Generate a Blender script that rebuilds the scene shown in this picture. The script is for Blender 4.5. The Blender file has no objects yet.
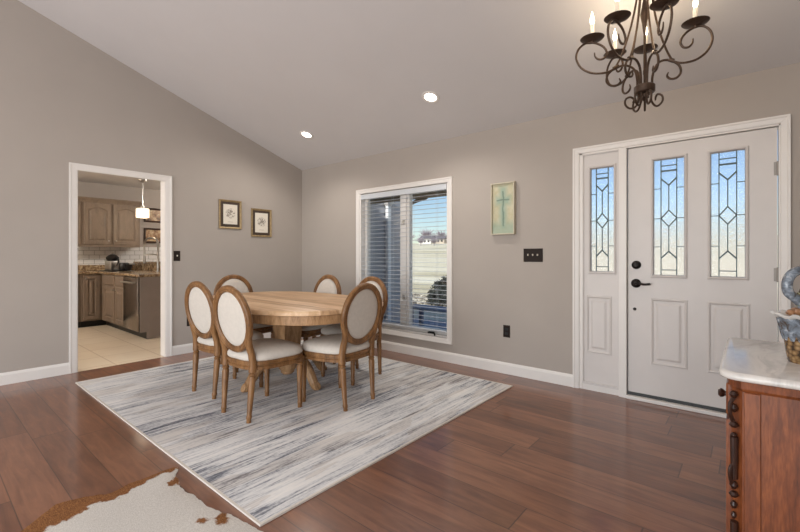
import bpy, bmesh, math, random
from mathutils import Vector, Matrix, noise
from math import sin, cos, pi, radians, sqrt, atan2

random.seed(11)
S = bpy.context.scene
C = S.collection

# ------------------------------------------------------------------ camera
cd = bpy.data.cameras.new('camera')
cam = bpy.data.objects.new('camera', cd)
C.objects.link(cam)
cam.location = (5.111, -3.777, 1.16)
cam.rotation_euler = (radians(90), 0, radians(40.19))
cd.lens = 18.59
cd.sensor_width = 36
cd.shift_y = -10.5 / 800
cd.clip_start = 0.05
cd.clip_end = 600
S.camera = cam

# ------------------------------------------------------------------ sky, sun, fill lights, exposure
w = bpy.data.worlds.new('sky')
S.world = w
w.use_nodes = True
nt = w.node_tree
bg = nt.nodes['Background']
sky = nt.nodes.new('ShaderNodeTexSky')
sky.sky_type = 'NISHITA'
sky.sun_disc = False
sky.sun_elevation = radians(38)
sky.sun_rotation = radians(170)
sky.ozone_density = 2.2
sky.dust_density = 0.3
nt.links.new(sky.outputs[0], bg.inputs[0])
bg.inputs[1].default_value = 0.13

def light(name, kind, loc, energy, color=(1, 1, 1), target=None, **kw):
    d = bpy.data.lights.new(name, kind)
    d.energy = energy
    d.color = color
    for k, v in kw.items():
        setattr(d, k, v)
    o = bpy.data.objects.new(name, d)
    C.objects.link(o)
    o.location = loc
    if target is not None:
        o.rotation_euler = (Vector(target) - Vector(loc)).to_track_quat('-Z', 'Y').to_euler()
    return o

light('sun', 'SUN', (0, -20, 20), 6.2, (1.0, .95, .88), target=(-4, 6, 0), angle=radians(1))
# added area fills that brighten the room, set in unseen openings behind the camera
light('fill_rear', 'AREA', (3.1, -7.98, 1.35), 235, (.95, .98, 1.0), target=(3.1, 0, 1.6), shape='RECTANGLE', size=4.6, size_y=2.3)
light('fill_right', 'AREA', (5.93, -6.1, 1.35), 130, (.95, .98, 1.0), target=(0, -6.1, 1.35), shape='RECTANGLE', size=2.6, size_y=2.2)

S.view_settings.view_transform = 'Standard'
S.view_settings.look = 'None'
S.view_settings.gamma = 1
S.view_settings.use_curve_mapping = False
S.view_settings.exposure = -0.1

# ------------------------------------------------------------------ materials
def lin(c):
    c = c / 255
    return c / 12.92 if c <= .04045 else ((c + .055) / 1.055) ** 2.4
def rgb(r, g, b):
    return (lin(r), lin(g), lin(b), 1)

class NT:
    """small node-building helper"""
    def __init__(s, name):
        s.m = bpy.data.materials.new(name)
        s.m.use_nodes = True
        s.t = s.m.node_tree
        s.p = s.t.nodes['Principled BSDF']
        s.out = s.t.nodes['Material Output']
    def n(s, typ, **kw):
        nd = s.t.nodes.new(typ)
        for k, v in kw.items():
            setattr(nd, k, v)
        return nd
    def l(s, a, b):
        s.t.links.new(a, b)
    def val(s, sock, v):
        if isinstance(v, (int, float, tuple, list)):
            sock.default_value = v
        else:
            s.l(v, sock)
    def math(s, op, a, b=0.0, c=0.0):
        nd = s.n('ShaderNodeMath', operation=op)
        s.val(nd.inputs[0], a); s.val(nd.inputs[1], b); s.val(nd.inputs[2], c)
        return nd.outputs[0]
    def coords(s, scale=(1, 1, 1), kind='Object', loc=(0, 0, 0)):
        tc = s.n('ShaderNodeTexCoord')
        mp = s.n('ShaderNodeMapping')
        mp.inputs['Scale'].default_value = scale
        mp.inputs['Location'].default_value = loc
        s.l(tc.outputs[kind], mp.inputs[0])
        return mp.outputs[0]
    def noise(s, vec, scale=5, detail=4, rough=.55, dist=0):
        nd = s.n('ShaderNodeTexNoise')
        s.l(vec, nd.inputs['Vector'])
        nd.inputs['Scale'].default_value = scale
        nd.inputs['Detail'].default_value = detail
        nd.inputs['Roughness'].default_value = rough
        nd.inputs['Distortion'].default_value = dist
        return nd.outputs['Fac']
    def ramp(s, fac, stops, interp='LINEAR'):
        nd = s.n('ShaderNodeValToRGB')
        cr = nd.color_ramp
        cr.interpolation = interp
        while len(cr.elements) < len(stops):
            cr.elements.new(.5)
        for e, (p, c) in zip(cr.elements, stops):
            e.position = p; e.color = c
        s.l(fac, nd.inputs[0])
        return nd.outputs[0]
    def mix(s, fac, a, b, mode='MIX'):
        nd = s.n('ShaderNodeMix', data_type='RGBA', blend_type=mode)
        s.val(nd.inputs[0], fac); s.val(nd.inputs[6], a); s.val(nd.inputs[7], b)
        return nd.outputs[2]
    def bump(s, h, strength=.2, dist=.01):
        nd = s.n('ShaderNodeBump')
        nd.inputs['Strength'].default_value = strength
        nd.inputs['Distance'].default_value = dist
        s.l(h, nd.inputs['Height'])
        s.l(nd.outputs[0], s.p.inputs['Normal'])
    def set(s, base=None, rough=None, metal=None, spec=None, coat=None):
        if base is not None: s.val(s.p.inputs['Base Color'], base)
        if rough is not None: s.val(s.p.inputs['Roughness'], rough)
        if metal is not None: s.val(s.p.inputs['Metallic'], metal)
        if spec is not None: s.val(s.p.inputs['Specular IOR Level'], spec)
        if coat is not None: s.val(s.p.inputs['Coat Weight'], coat)
        return s.m

def plain(name, c, rough=.5, metal=0, vary=.06, scale=8, bump=0, spec=.5):
    """a colour with a gentle mottling"""
    t = NT(name)
    f = t.noise(t.coords(), scale, 3)
    a = tuple(x * (1 - vary) for x in c[:3]) + (1,)
    b = tuple(min(1, x * (1 + vary)) for x in c[:3]) + (1,)
    col = t.ramp(f, [(.3, a), (.7, b)])
    if bump:
        t.bump(t.noise(t.coords(), 220, 2), bump, .002)
    return t.set(col, rough, metal, spec)

def wood(name, dark, mid, light_, scale=(1, 1, 1), rough=.45, spec=.4, streak=1.0):
    t = NT(name)
    v = t.coords(scale)
    g = t.noise(v, 4, 6, .6, .6)
    f = t.noise(v, 28, 3, .5, .2)
    k = t.math('ADD', t.math('MULTIPLY', g, .7), t.math('MULTIPLY', f, .3))
    col = t.ramp(k, [(.34, dark), (.5, mid), (.66, light_)])
    t.bump(f, .08, .002)
    return t.set(col, rough, 0, spec)

M = {}
M['wall'] = plain('greige_wall_paint', rgb(169, 160, 152), .85, vary=.02, scale=2, bump=.03, spec=.2)
M['ceiling'] = plain('ceiling_paint', rgb(206, 203, 202), .9, vary=.015, scale=2, spec=.2)
M['white'] = plain('white_trim_paint', rgb(222, 217, 212), .4, vary=.015)
M['doorwhite'] = plain('white_door_paint', rgb(206, 200, 196), .42, vary=.015)
M['oak'] = wood('weathered_oak', rgb(88, 58, 32), rgb(126, 88, 52), rgb(150, 110, 70), (6, 6, 1.2))
M['fabric'] = plain('cream_linen', rgb(204, 196, 186), .95, vary=.04, scale=40, bump=.25, spec=.1)
M['iron'] = plain('bronze_iron', rgb(80, 63, 51), .45, .6, vary=.25, scale=30)
M['bronze'] = plain('oil_rubbed_bronze', rgb(40, 35, 33), .4, .6)
M['black'] = plain('black_plastic', rgb(22, 21, 21), .4)
M['darkplate'] = plain('dark_brown_plate', rgb(38, 29, 25), .6, spec=.2)
M['steel'] = plain('brushed_steel', rgb(190, 186, 180), .28, .95, vary=.04)
M['hinge'] = plain('satin_nickel_hinge', rgb(150, 144, 138), .5, .3)
M['cream_candle'] = plain('cream_candle_sleeve', rgb(222, 214, 200), .5)
M['kcab'] = wood('taupe_cabinet_paint', rgb(120, 105, 91), rgb(132, 116, 101), rgb(140, 124, 109), (4, 4, 1), .42)
M['gold'] = plain('antique_gold_frame', rgb(150, 128, 92), .45, .35, vary=.2, scale=40)
M['darkmat'] = plain('dark_brown_mat', rgb(66, 52, 42), .35)
M['cherry'] = wood('cherry_wood', rgb(80, 40, 21), rgb(122, 66, 36), rgb(152, 88, 50), (7, 7, 1), .32, .5)
M['cherry_dark'] = wood('dark_cherry_carving', rgb(36, 20, 14), rgb(54, 29, 19), rgb(74, 40, 26), (7, 7, 1), .35, .5)
M['blind'] = plain('white_blind_slat', rgb(196, 199, 203), .45, vary=.01)

def emit(name, c, strength):
    t = NT(name)
    t.p.inputs['Base Color'].default_value = c
    t.p.inputs['Emission Color'].default_value = c
    t.p.inputs['Emission Strength'].default_value = strength
    return t.m
M['bulb'] = emit('glowing_bulb', (1, .86, .64, 1), 9)
M['canlight'] = emit('downlight_lens', (1, .93, .82, 1), 9)
M['shade_glow'] = emit('lit_pendant_glass', (1, .87, .68, 1), 1.15)
M['strip_glow'] = emit('under_cabinet_lamp', (1, .9, .72, 1), 4)

def pane():
    t = NT('window_glass')
    tr = t.n('ShaderNodeBsdfTransparent')
    tr.inputs[0].default_value = (.96, .98, .99, 1)
    gl = t.n('ShaderNodeBsdfGlossy')
    gl.inputs['Roughness'].default_value = .02
    mx = t.n('ShaderNodeMixShader')
    mx.inputs[0].default_value = .05
    t.l(tr.outputs[0], mx.inputs[1]); t.l(gl.outputs[0], mx.inputs[2])
    t.l(mx.outputs[0], t.out.inputs[0])
    return t.m
M['pane'] = pane()

def leaded():
    t = NT('textured_leaded_glass')
    v = t.coords()
    nz = t.noise(v, 70, 3, .6)
    t.p.inputs['Transmission Weight'].default_value = 1
    t.p.inputs['IOR'].default_value = 1.22
    t.p.inputs['Roughness'].default_value = .06
    t.p.inputs['Base Color'].default_value = (.95, .95, 1, 1)
    t.bump(nz, .5, .008)
    return t.m
M['leaded'] = leaded()
M['clearbevel'] = leaded()
M['caming'] = plain('lead_caming', rgb(74, 86, 88), .5, .5)

def floor_mat():
    t = NT('hickory_plank_floor')
    v = t.coords()
    sp = t.n('ShaderNodeSeparateXYZ')
    t.l(v, sp.inputs[0])
    X, Y = sp.outputs[0], sp.outputs[1]
    W, L = .19, 1.35
    yr = t.math('DIVIDE', t.math('ADD', Y, 20.0 + .003), W)
    row = t.math('FLOOR', yr)
    fy = t.math('FRACT', yr)
    wn = t.n('ShaderNodeTexWhiteNoise', noise_dimensions='1D')
    t.l(row, wn.inputs['W'])
    xr = t.math('ADD', t.math('DIVIDE', t.math('ADD', X, 20.0), L), t.math('MULTIPLY', wn.outputs[0], 7.3))
    colm = t.math('FLOOR', xr)
    fx = t.math('FRACT', xr)
    cid = t.n('ShaderNodeCombineXYZ')
    t.l(row, cid.inputs[0]); t.l(colm, cid.inputs[1])
    w2 = t.n('ShaderNodeTexWhiteNoise', noise_dimensions='2D')
    t.l(cid.outputs[0], w2.inputs['Vector'])
    # grain, shifted per plank
    gx = t.n('ShaderNodeCombineXYZ')
    t.l(t.math('MULTIPLY', X, 1.6), gx.inputs[0])
    t.l(t.math('MULTIPLY', Y, 14), gx.inputs[1])
    t.l(t.math('MULTIPLY', w2.outputs[0], 40), gx.inputs[2])
    g = t.noise(gx.outputs[0], 1.6, 6, .62, .8)
    g2 = t.noise(t.coords((1, 2.2, 1)), 3.2, 4, .6)
    scr = t.noise(t.coords((2.2, 7, 1)), 1.6, 3, .55)
    tone = t.math('ADD', t.math('MULTIPLY', w2.outputs[0], .16), t.math('ADD', t.math('MULTIPLY', g, .62), t.math('MULTIPLY', g2, .26)))
    col = t.ramp(tone, [(.30, rgb(86, 50, 35)), (.48, rgb(118, 74, 52)), (.64, rgb(142, 94, 68)), (.85, rgb(164, 116, 86))])
    # seams
    e1 = t.math('LESS_THAN', t.math('ABSOLUTE', t.math('SUBTRACT', fy, .5)), .488)
    e2 = t.math('LESS_THAN', t.math('ABSOLUTE', t.math('SUBTRACT', fx, .5)), .4978)
    ok = t.math('MULTIPLY', e1, e2)
    col = t.mix(t.math('ADD', .35, t.math('MULTIPLY', ok, .65)), rgb(44, 28, 22), col)
    rough = t.math('ADD', .15, t.math('MULTIPLY', g, .14))
    hgt = t.math('ADD', t.math('MULTIPLY', ok, .6), t.math('MULTIPLY', g, .5))
    hgt = t.math('ADD', hgt, t.math('MULTIPLY', scr, 1.6))
    t.bump(hgt, .06, .006)
    t.p.inputs['Coat Roughness'].default_value = .14
    t.p.inputs['Coat IOR'].default_value = 1.5
    return t.set(col, t.math('ADD', rough, .16), 0, .5, .55)
M['floor'] = floor_mat()

def rug_mat():
    t = NT('streaked_wool_rug')
    v1 = t.coords((20, 1.7, 1))
    v2 = t.coords((78, 3.2, 1), loc=(3, 7, 0))
    v3 = t.coords((1.6, 1.3, 1), loc=(11, 2, 0))
    v4 = t.coords((90, 40, 1), loc=(1, 2, 0))
    a = t.noise(v1, 1.0, 5, .65, .8)
    b = t.noise(v2, 1.0, 4, .65, .5)
    c = t.noise(v3, 1.0, 3, .5)
    d = t.noise(v4, 1.0, 2, .5)
    k = t.math('ADD', t.math('ADD', t.math('MULTIPLY', a, .44), t.math('MULTIPLY', b, .36)), t.math('ADD', t.math('MULTIPLY', c, .30), t.math('MULTIPLY', d, .12)))
    col = t.ramp(k, [(.46, rgb(76, 79, 86)), (.53, rgb(132, 134, 142)), (.575, rgb(196, 196, 198)), (.63, rgb(222, 221, 220)), (.72, rgb(236, 233, 229))])
    warm = t.noise(t.coords((5, .8, 1), loc=(2, 5, 0)), 1, 3)
    col = t.mix(t.math('MULTIPLY', t.math('GREATER_THAN', warm, .55), .25), col, rgb(180, 165, 150))
    t.bump(t.noise(t.coords(), 300, 2), .3, .003)
    return t.set(col, .95, 0, .1)
M['rug'] = rug_mat()
M['rugedge'] = plain('rug_binding', rgb(214, 206, 196), .9, vary=.05, scale=60)

def tile_mat():
    t = NT('cream_floor_tile')
    v = t.coords(loc=(.10, .07, 0))
    br = t.n('ShaderNodeTexBrick')
    br.offset = 0
    br.inputs['Scale'].default_value = 1
    br.inputs['Brick Width'].default_value = .46
    br.inputs['Row Height'].default_value = .46
    br.inputs['Mortar Size'].default_value = .006
    br.inputs['Color1'].default_value = rgb(232, 218, 196)
    br.inputs['Color2'].default_value = rgb(228, 212, 188)
    br.inputs['Mortar'].default_value = rgb(188, 166, 140)
    t.l(v, br.inputs['Vector'])
    n = t.noise(t.coords(), 3, 4)
    col = t.mix(.25, br.outputs[0], t.ramp(n, [(.3, rgb(206, 182, 150)), (.7, rgb(238, 222, 198))]))
    return t.set(col, .35, 0, .5)
M['tile'] = tile_mat()

def subway():
    t = NT('white_subway_tile')
    tc = t.n('ShaderNodeTexCoord')
    sp = t.n('ShaderNodeSeparateXYZ'); t.l(tc.outputs['Object'], sp.inputs[0])
    cb = t.n('ShaderNodeCombineXYZ'); t.l(sp.outputs[1], cb.inputs[0]); t.l(sp.outputs[2], cb.inputs[1])
    br = t.n('ShaderNodeTexBrick')
    br.inputs['Scale'].default_value = 1
    br.inputs['Brick Width'].default_value = .155
    br.inputs['Row Height'].default_value = .078
    br.inputs['Mortar Size'].default_value = .004
    br.inputs['Color1'].default_value = rgb(226, 224, 222)
    br.inputs['Color2'].default_value = rgb(220, 219, 218)
    br.inputs['Mortar'].default_value = rgb(160, 156, 152)
    t.l(cb.outputs[0], br.inputs['Vector'])
    return t.set(br.outputs[0], .25, 0, .5)
M['subway'] = subway()

def granite():
    t = NT('brown_granite')
    n1 = t.noise(t.coords(), 24, 5, .7)
    n2 = t.noise(t.coords(loc=(4, 4, 4)), 9, 3, .6)
    k = t.math('ADD', t.math('MULTIPLY', n1, .7), t.math('MULTIPLY', n2, .3))
    col = t.ramp(k, [(.36, rgb(52, 40, 32)), (.46, rgb(116, 92, 68)), (.54, rgb(160, 136, 104)), (.64, rgb(196, 178, 150))])
    return t.set(col, .2, 0, .5)
M['granite'] = granite()

def marble():
    t = NT('white_marble')
    n = t.noise(t.coords((3, 1.2, 1)), 3, 6, .6, 1.5)
    col = t.ramp(n, [(.35, rgb(196, 192, 188)), (.5, rgb(222, 217, 211)), (.7, rgb(232, 228, 222))])
    return t.set(col, .16, 0, .5)
M['marble'] = marble()

def tabletop_mat():
    t = NT('bleached_oak_boards')
    v = t.coords((1.4, 14, 6))
    g = t.noise(v, 1.6, 6, .6, .7)
    sp = t.n('ShaderNodeSeparateXYZ'); t.l(t.coords(), sp.inputs[0])
    yr = t.math('MULTIPLY', sp.outputs[1], 1 / .14)
    w1 = t.n('ShaderNodeTexWhiteNoise', noise_dimensions='1D'); t.l(t.math('FLOOR', t.math('ADD', yr, 20.3)), w1.inputs['W'])
    k = t.math('ADD', t.math('MULTIPLY', g, .75), t.math('MULTIPLY', w1.outputs[0], .2))
    col = t.ramp(k, [(.28, rgb(170, 132, 96)), (.46, rgb(208, 170, 131)), (.66, rgb(228, 196, 160))])
    t.bump(g, .08, .003)
    return t.set(col, .42, 0, .4)
M['tabletop'] = tabletop_mat()
M['tableoak'] = wood('bleached_oak_base', rgb(124, 92, 62), rgb(166, 128, 90), rgb(190, 152, 114), (6, 6, 1.4))

# ------------------------------------------------------------------ mesh helpers
def V(*a): return Vector(a)

def box(bm, x0, x1, y0, y1, z0, z1, bevel=0.0, seg=1):
    vs = [bm.verts.new((x, y, z)) for z in (z0, z1) for y in (y0, y1) for x in (x0, x1)]
    f = [(0, 2, 3, 1), (4, 5, 7, 6), (0, 1, 5, 4), (2, 6, 7, 3), (0, 4, 6, 2), (1, 3, 7, 5)]
    fs = [bm.faces.new([vs[i] for i in q]) for q in f]
    if bevel:
        es = {e for q in fs for e in q.edges}
        bmesh.ops.bevel(bm, geom=list(es), offset=bevel, segments=seg, affect='EDGES', profile=.5)

def rings(bm, rows, closed=True, cap0=True, cap1=True):
    """skin a list of rows of points"""
    R = [[bm.verts.new(p) for p in r] for r in rows]
    n = len(R[0])
    for a, b in zip(R, R[1:]):
        for i in range(n if closed else n - 1):
            j = (i + 1) % n
            bm.faces.new((a[i], a[j], b[j], b[i]))
    if cap0 and len(R[0]) > 2: bm.faces.new(list(reversed(R[0])))
    if cap1 and len(R[0]) > 2: bm.faces.new(R[-1])
    return R

def tube(bm, pts, rad, segs=8, closed=False, aspect=1.0, side=None):
    """sweep; aspect squeezes the section along the binormal; side fixes that direction"""
    P = [Vector(p) for p in pts]
    n = len(P)
    rr = rad if isinstance(rad, (list, tuple)) else [rad] * n
    rows = []
    nrm = None
    for i in range(n):
        if closed:
            t = (P[(i + 1) % n] - P[i - 1]).normalized()
        else:
            t = (P[min(i + 1, n - 1)] - P[max(i - 1, 0)]).normalized()
        if side is not None:
            b = Vector(side); b = (b - t * b.dot(t)).normalized(); nn = t.cross(b)
        else:
            if nrm is None:
                a = V(0, 0, 1) if abs(t.z) < .9 else V(1, 0, 0)
                nrm = a.cross(t).normalized()
            nrm = (nrm - t * nrm.dot(t)).normalized()
            nn = nrm; b = t.cross(nn)
        rows.append([P[i] + rr[i] * (cos(2 * pi * k / segs) * nn + aspect * sin(2 * pi * k / segs) * b) for k in range(segs)])
    if closed:
        rows.append(rows[0])
        Rv = [[bm.verts.new(p) for p in r] for r in rows[:-1]]
        Rv.append(Rv[0])
        for a, b in zip(Rv, Rv[1:]):
            for k in range(segs):
                j = (k + 1) % segs
                bm.faces.new((a[k], a[j], b[j], b[k]))
    else:
        rings(bm, rows)

def lathe(bm, prof, at=(0, 0, 0), segs=20, axis='Z', rot=0.0):
    rows = []
    for r, z in prof:
        row = []
        for k in range(segs):
            a = 2 * pi * k / segs + rot
            p = (r * cos(a), r * sin(a), z)
            if axis == 'Y': p = (p[0], -p[2], p[1])
            if axis == '-X': p = (-p[2], p[0], p[1])
            row.append((p[0] + at[0], p[1] + at[1], p[2] + at[2]))
        rows.append(row)
    rings(bm, rows)

def prism(bm, poly, z0, z1):
    rings(bm, [[(x, y, z0) for x, y in poly], [(x, y, z1) for x, y in poly]])

def smooth_path(pts, n=8, closed=False):
    """Catmull-Rom"""
    P = [Vector(p) for p in pts]
    m = len(P); out = []
    for i in range(m if closed else m - 1):
        if closed:
            p0, p1, p2, p3 = P[i - 1], P[i], P[(i + 1) % m], P[(i + 2) % m]
        else:
            p0, p1, p2, p3 = P[max(i - 1, 0)], P[i], P[i + 1], P[min(i + 2, m - 1)]
        for k in range(n):
            t = k / n
            out.append(.5 * ((2 * p1) + (p2 - p0) * t + (2 * p0 - 5 * p1 + 4 * p2 - p3) * t * t + (3 * p1 - p0 - 3 * p2 + p3) * t ** 3))
    if not closed: out.append(P[-1])
    return out

def obj(name, bm, m, parent=None, smooth=True, angle=35, loc=None):
    bmesh.ops.recalc_face_normals(bm, faces=bm.faces)
    me = bpy.data.meshes.new(name)
    bm.to_mesh(me); bm.free()
    o = bpy.data.objects.new(name, me)
    C.objects.link(o)
    if m is not None: me.materials.append(m)
    if smooth:
        me.polygons.foreach_set('use_smooth', [True] * len(me.polygons))
        me.set_sharp_from_angle(angle=radians(angle))
    if parent is not None: o.parent = parent
    if loc is not None: o.location = loc
    return o

def B(): return bmesh.new()
def boxobj(name, m, *args, parent=None, bevel=0, seg=1, smooth=False):
    b = B()
    if args and isinstance(args[0], (tuple, list)):
        for a in args: box(b, *a, bevel=bevel, seg=seg)
    else:
        box(b, *args, bevel=bevel, seg=seg)
    return obj(name, b, m, parent, smooth)

def tag(o, label, cat, group=None):
    o['label'] = label; o['category'] = cat
    if group: o['group'] = group
    return o
def thing(name, label, cat, loc=(0, 0, 0), rz=0.0, group=None):
    o = bpy.data.objects.new(name, None); C.objects.link(o)
    o.location = loc; o.rotation_euler = (0, 0, rz)
    o.empty_display_size = .1
    return tag(o, label, cat, group)
def struct(o):
    o['kind'] = 'structure'; return o
def dup(root, loc, rz, label=None, group=None, scale=None):
    r = root.copy(); C.objects.link(r)
    r.location = loc; r.rotation_euler = (0, 0, rz)
    if label: r['label'] = label
    if group: r['group'] = group
    if scale: r.scale = scale
    for ch in list(root.children):
        c = ch.copy(); C.objects.link(c); c.parent = r
        for g in list(ch.children):
            d = g.copy(); C.objects.link(d); d.parent = c
    return r

# ------------------------------------------------------------------ room shell
CZ, SL = 2.432, .338           # ceiling height at the window wall and its slope
RIDGE = -5.0
def cz(y): return CZ - SL * y if y > RIDGE else CZ - SL * RIDGE + SL * (y - RIDGE)
RX = 5.92                      # right wall face
RY = -8.0

struct(boxobj('floor', M['floor'], 0, RX + .15, RY - .15, .0, -.12, 0))
struct(boxobj('floor_kitchen', M['tile'], -3.77, 0, -4.6, 1.3, -.12, 0))

b = B()
prism_pts = [(0.0, .15), (0.0, RIDGE), (0.0, RY - .15)]
for (ya, yb) in ((.15, RIDGE), (RIDGE, RY - .15)):
    rings(b, [[(-.12, ya, cz(ya)), (-.12, yb, cz(yb)), (-.12, yb, cz(yb) + .15), (-.12, ya, cz(ya) + .15)],
              [(RX + .15, ya, cz(ya)), (RX + .15, yb, cz(yb)), (RX + .15, yb, cz(yb) + .15), (RX + .15, ya, cz(ya) + .15)]])
struct(obj('ceiling', b, M['ceiling'], smooth=False))

# left gable wall with the kitchen doorway
DY0, DY1, DH = -2.706, -1.899, 2.03
b = B()
def slab_x(bm, poly, x0=-.12, x1=0):
    rings(bm, [[(x0, y, z) for y, z in poly], [(x1, y, z) for y, z in poly]])
slab_x(b, [(DY1, -.1), (.15, -.1), (.15, cz(.15)), (DY1, cz(DY1))])
slab_x(b, [(DY0, DH), (DY1, DH), (DY1, cz(DY1)), (DY0, cz(DY0))])
slab_x(b, [(RIDGE, -.1), (DY0, -.1), (DY0, cz(DY0)), (RIDGE, cz(RIDGE))])
slab_x(b, [(RY, -.1), (RIDGE, -.1), (RIDGE, cz(RIDGE)), (RY, cz(RY))])
struct(obj('wall_left', b, M['wall'], smooth=False))

# window wall
WX0, WX1, WZ0, WZ1 = 1.238, 2.612, .25, 1.958
EX0, EX1, EZ1 = 3.98, 5.272, 2.05
b = B()
for a in ((0, WX0, 0, .15, -.1, CZ), (WX0, WX1, 0, .15, -.1, WZ0), (WX0, WX1, 0, .15, WZ1, CZ),
          (WX1, EX0, 0, .15, -.1, CZ), (EX0, EX1, 0, .15, EZ1, CZ), (EX1, RX + .15, 0, .15, -.1, CZ), (EX0, EX1, 0.0, .15, -.1, 0)):
    box(b, *a)
struct(obj('wall_back', b, M['wall'], smooth=False))

# walls behind the camera, with unseen openings added for the fill lights
b = B()
for a in ((0, .8, RY - .15, RY, 0, 3.2), (5.4, RX, RY - .15, RY, 0, 3.2), (.8, 5.4, RY - .15, RY, 2.5, 3.2), (.8, 5.4, RY - .15, RY, 0, .2)):
    box(b, *a)
struct(obj('wall_rear', b, M['wall'], smooth=False))
b = B()
def slab_r(poly): slab_x(b, poly, RX, RX + .15)
slab_r([(-4.8, -.1), (0, -.1), (0, cz(0)), (-4.8, cz(-4.8))])
slab_r([(-7.4, 2.45), (-4.8, 2.45), (-4.8, cz(-4.8)), (-5, cz(-5)), (-7.4, cz(-7.4))])
slab_r([(-7.4, -.1), (-4.8, -.1), (-4.8, .25), (-7.4, .25)])
slab_r([(RY - .15, -.1), (-7.4, -.1), (-7.4, cz(-7.4)), (RY - .15, cz(RY - .15))])
struct(obj('wall_right', b, M['wall'], smooth=False))

# baseboards
def baseboard(name, segs):
    b = B()
    for (p0, p1, nrm) in segs:     # along a wall; nrm points into the room
        p0, p1, nrm = Vector(p0), Vector(p1), Vector(nrm)
        prof = [(0, 0), (.016, 0), (.016, .085), (.010, .1), (.004, .108), (0, .108)]
        rings(b, [[p + nrm * d + V(0, 0, z) for d, z in prof] for p in (p0, p1)])
    return struct(obj(name, b, M['white'], smooth=False))
baseboard('baseboard_left', [((0, -8, 0), (0, -2.774, 0), (1, 0, 0)), ((0, -1.829, 0), (0, 0, 0), (1, 0, 0))])
baseboard('baseboard_back', [((0, 0, 0), (3.927, 0, 0), (0, -1, 0)), ((5.322, 0, 0), (RX, 0, 0), (0, -1, 0))])
baseboard('baseboard_right', [((RX, -4.8, 0), (RX, 0, 0), (-1, 0, 0))])

# casings: mitred frames with a stepped profile
def casing(bm, x0, x1, z0, z1, width, bottom, to3d, thick=.02):
    """(x0..z1) is the outer edge; to3d maps (u, v, d)"""
    prof = [(0, 0), (0, thick), (.012, thick), (.018, thick * .8), (width - .014, thick * .62), (width - .004, thick * .5), (width, 0)]
    if bottom:
        loops = [[to3d(u, v, d) for u, v in ((x0 + s, z0 + s), (x0 + s, z1 - s), (x1 - s, z1 - s), (x1 - s, z0 + s))] for s, d in prof]
        rings(bm, loops, closed=True, cap0=False, cap1=False)
    else:
        loops = [[to3d(u, v, d) for u, v in ((x0 + s, z0), (x0 + s, z1 - s), (x1 - s, z1 - s), (x1 - s, z0))] for s, d in prof]
        rings(bm, loops, closed=False, cap0=False, cap1=False)
on_back = lambda u, v, d: (u, -d, v)
on_left = lambda u, v, d: (d, u, v)

b = B()
casing(b, -2.774, -1.829, 0, 2.075, .068, False, on_left)
for a in ((-.125, .003, DY0 - .02, DY0 + .002, 0, DH), (-.125, .003, DY1 - .002, DY1 + .02, 0, DH), (-.125, .003, DY0, DY1, DH - .002, DH + .02)):
    box(b, *a)
struct(obj('trim_1', b, M['white'], smooth=False))
b = B()
casing(b, 1.183, 2.665, .198, 2.012, .056, True, on_back)
struct(obj('trim_2', b, M['white'], smooth=False))
b = B()
casing(b, 3.927, 5.322, 0, 2.098, .052, False, on_back, .024)
for a in ((3.978, 4.004, -.004, .13, 0, 2.05), (5.264, 5.275, -.004, .13, 0, 2.05), (3.978, 5.275, -.004, .13, 2.036, 2.06), (4.292, 4.349, -.022, .10, 0, 2.04)):
    box(b, *a, bevel=.002)
box(b, 4.0, 4.295, .0, .03, 0, .05)
struct(obj('trim_3', b, M['white'], smooth=False))
struct(boxobj('trim_4', M['white'], 4.349, 5.266, -.035, .12, 0, .028, bevel=.004))      # threshold

# ------------------------------------------------------------------ big window
wn = B()
FY0, FY1 = .07, .135
for a in ((WX0, WX1, .03, .14, WZ0, WZ0 + .022), (WX0, WX1, .03, .14, WZ1 - .02, WZ1), (WX0, WX0 + .02, -.004, .14, WZ0, WZ1), (WX1 - .02, WX1, -.004, .14, WZ0, WZ1),
          (1.905, 1.965, .06, .14, WZ0, WZ1)):
    box(wn, *a)
win = struct(obj('window_1', wn, M['white'], smooth=False))
for (xa, xb) in ((WX0 + .02, 1.905), (1.965, WX1 - .02)):
    s = B()
    f = .042
    for a in ((xa, xa + f, FY0, FY1, WZ0 + .02, WZ1 - .02), (xb - f, xb, FY0, FY1, WZ0 + .02, WZ1 - .02),
              (xa + f, xb - f, FY0, FY1, WZ0 + .02, WZ0 + .075), (xa + f, xb - f, FY0, FY1, WZ1 - .06, WZ1 - .02)):
        box(s, *a, bevel=.003)
    so = obj('sash', s, M['white'], win, smooth=False)
    boxobj('pane', M['pane'], xa + f, xb - f, .1, .106, WZ0 + .075, WZ1 - .06, parent=so)
for x in (1.44, 2.34):          # crank operators on the bottom rail
    c = B()
    box(c, x - .04, x + .04, .035, .07, WZ0 + .022, WZ0 + .04, bevel=.004)
    tube(c, smooth_path([(x - .02, .035, .29), (x + .02, .02, .292), (x + .06, .02, .286), (x + .075, .015, .28)], 5), .006, 8)
    lathe(c, [(.006, 0), (.009, .004), (.009, .02), (.005, .026)], (x + .075, .015, .258), 10)
    obj('crank_handle', c, M['bronze'], win)
for z in (.66, 1.56):
    c = B()
    box(c, 1.915, 1.945, .045, .062, z - .03, z + .03, bevel=.003)
    tube(c, [(1.93, .045, z + .01), (1.93, .028, z), (1.93, .022, z - .035)], .006, 8)
    obj('sash_latch', c, M['steel'], win)

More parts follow.
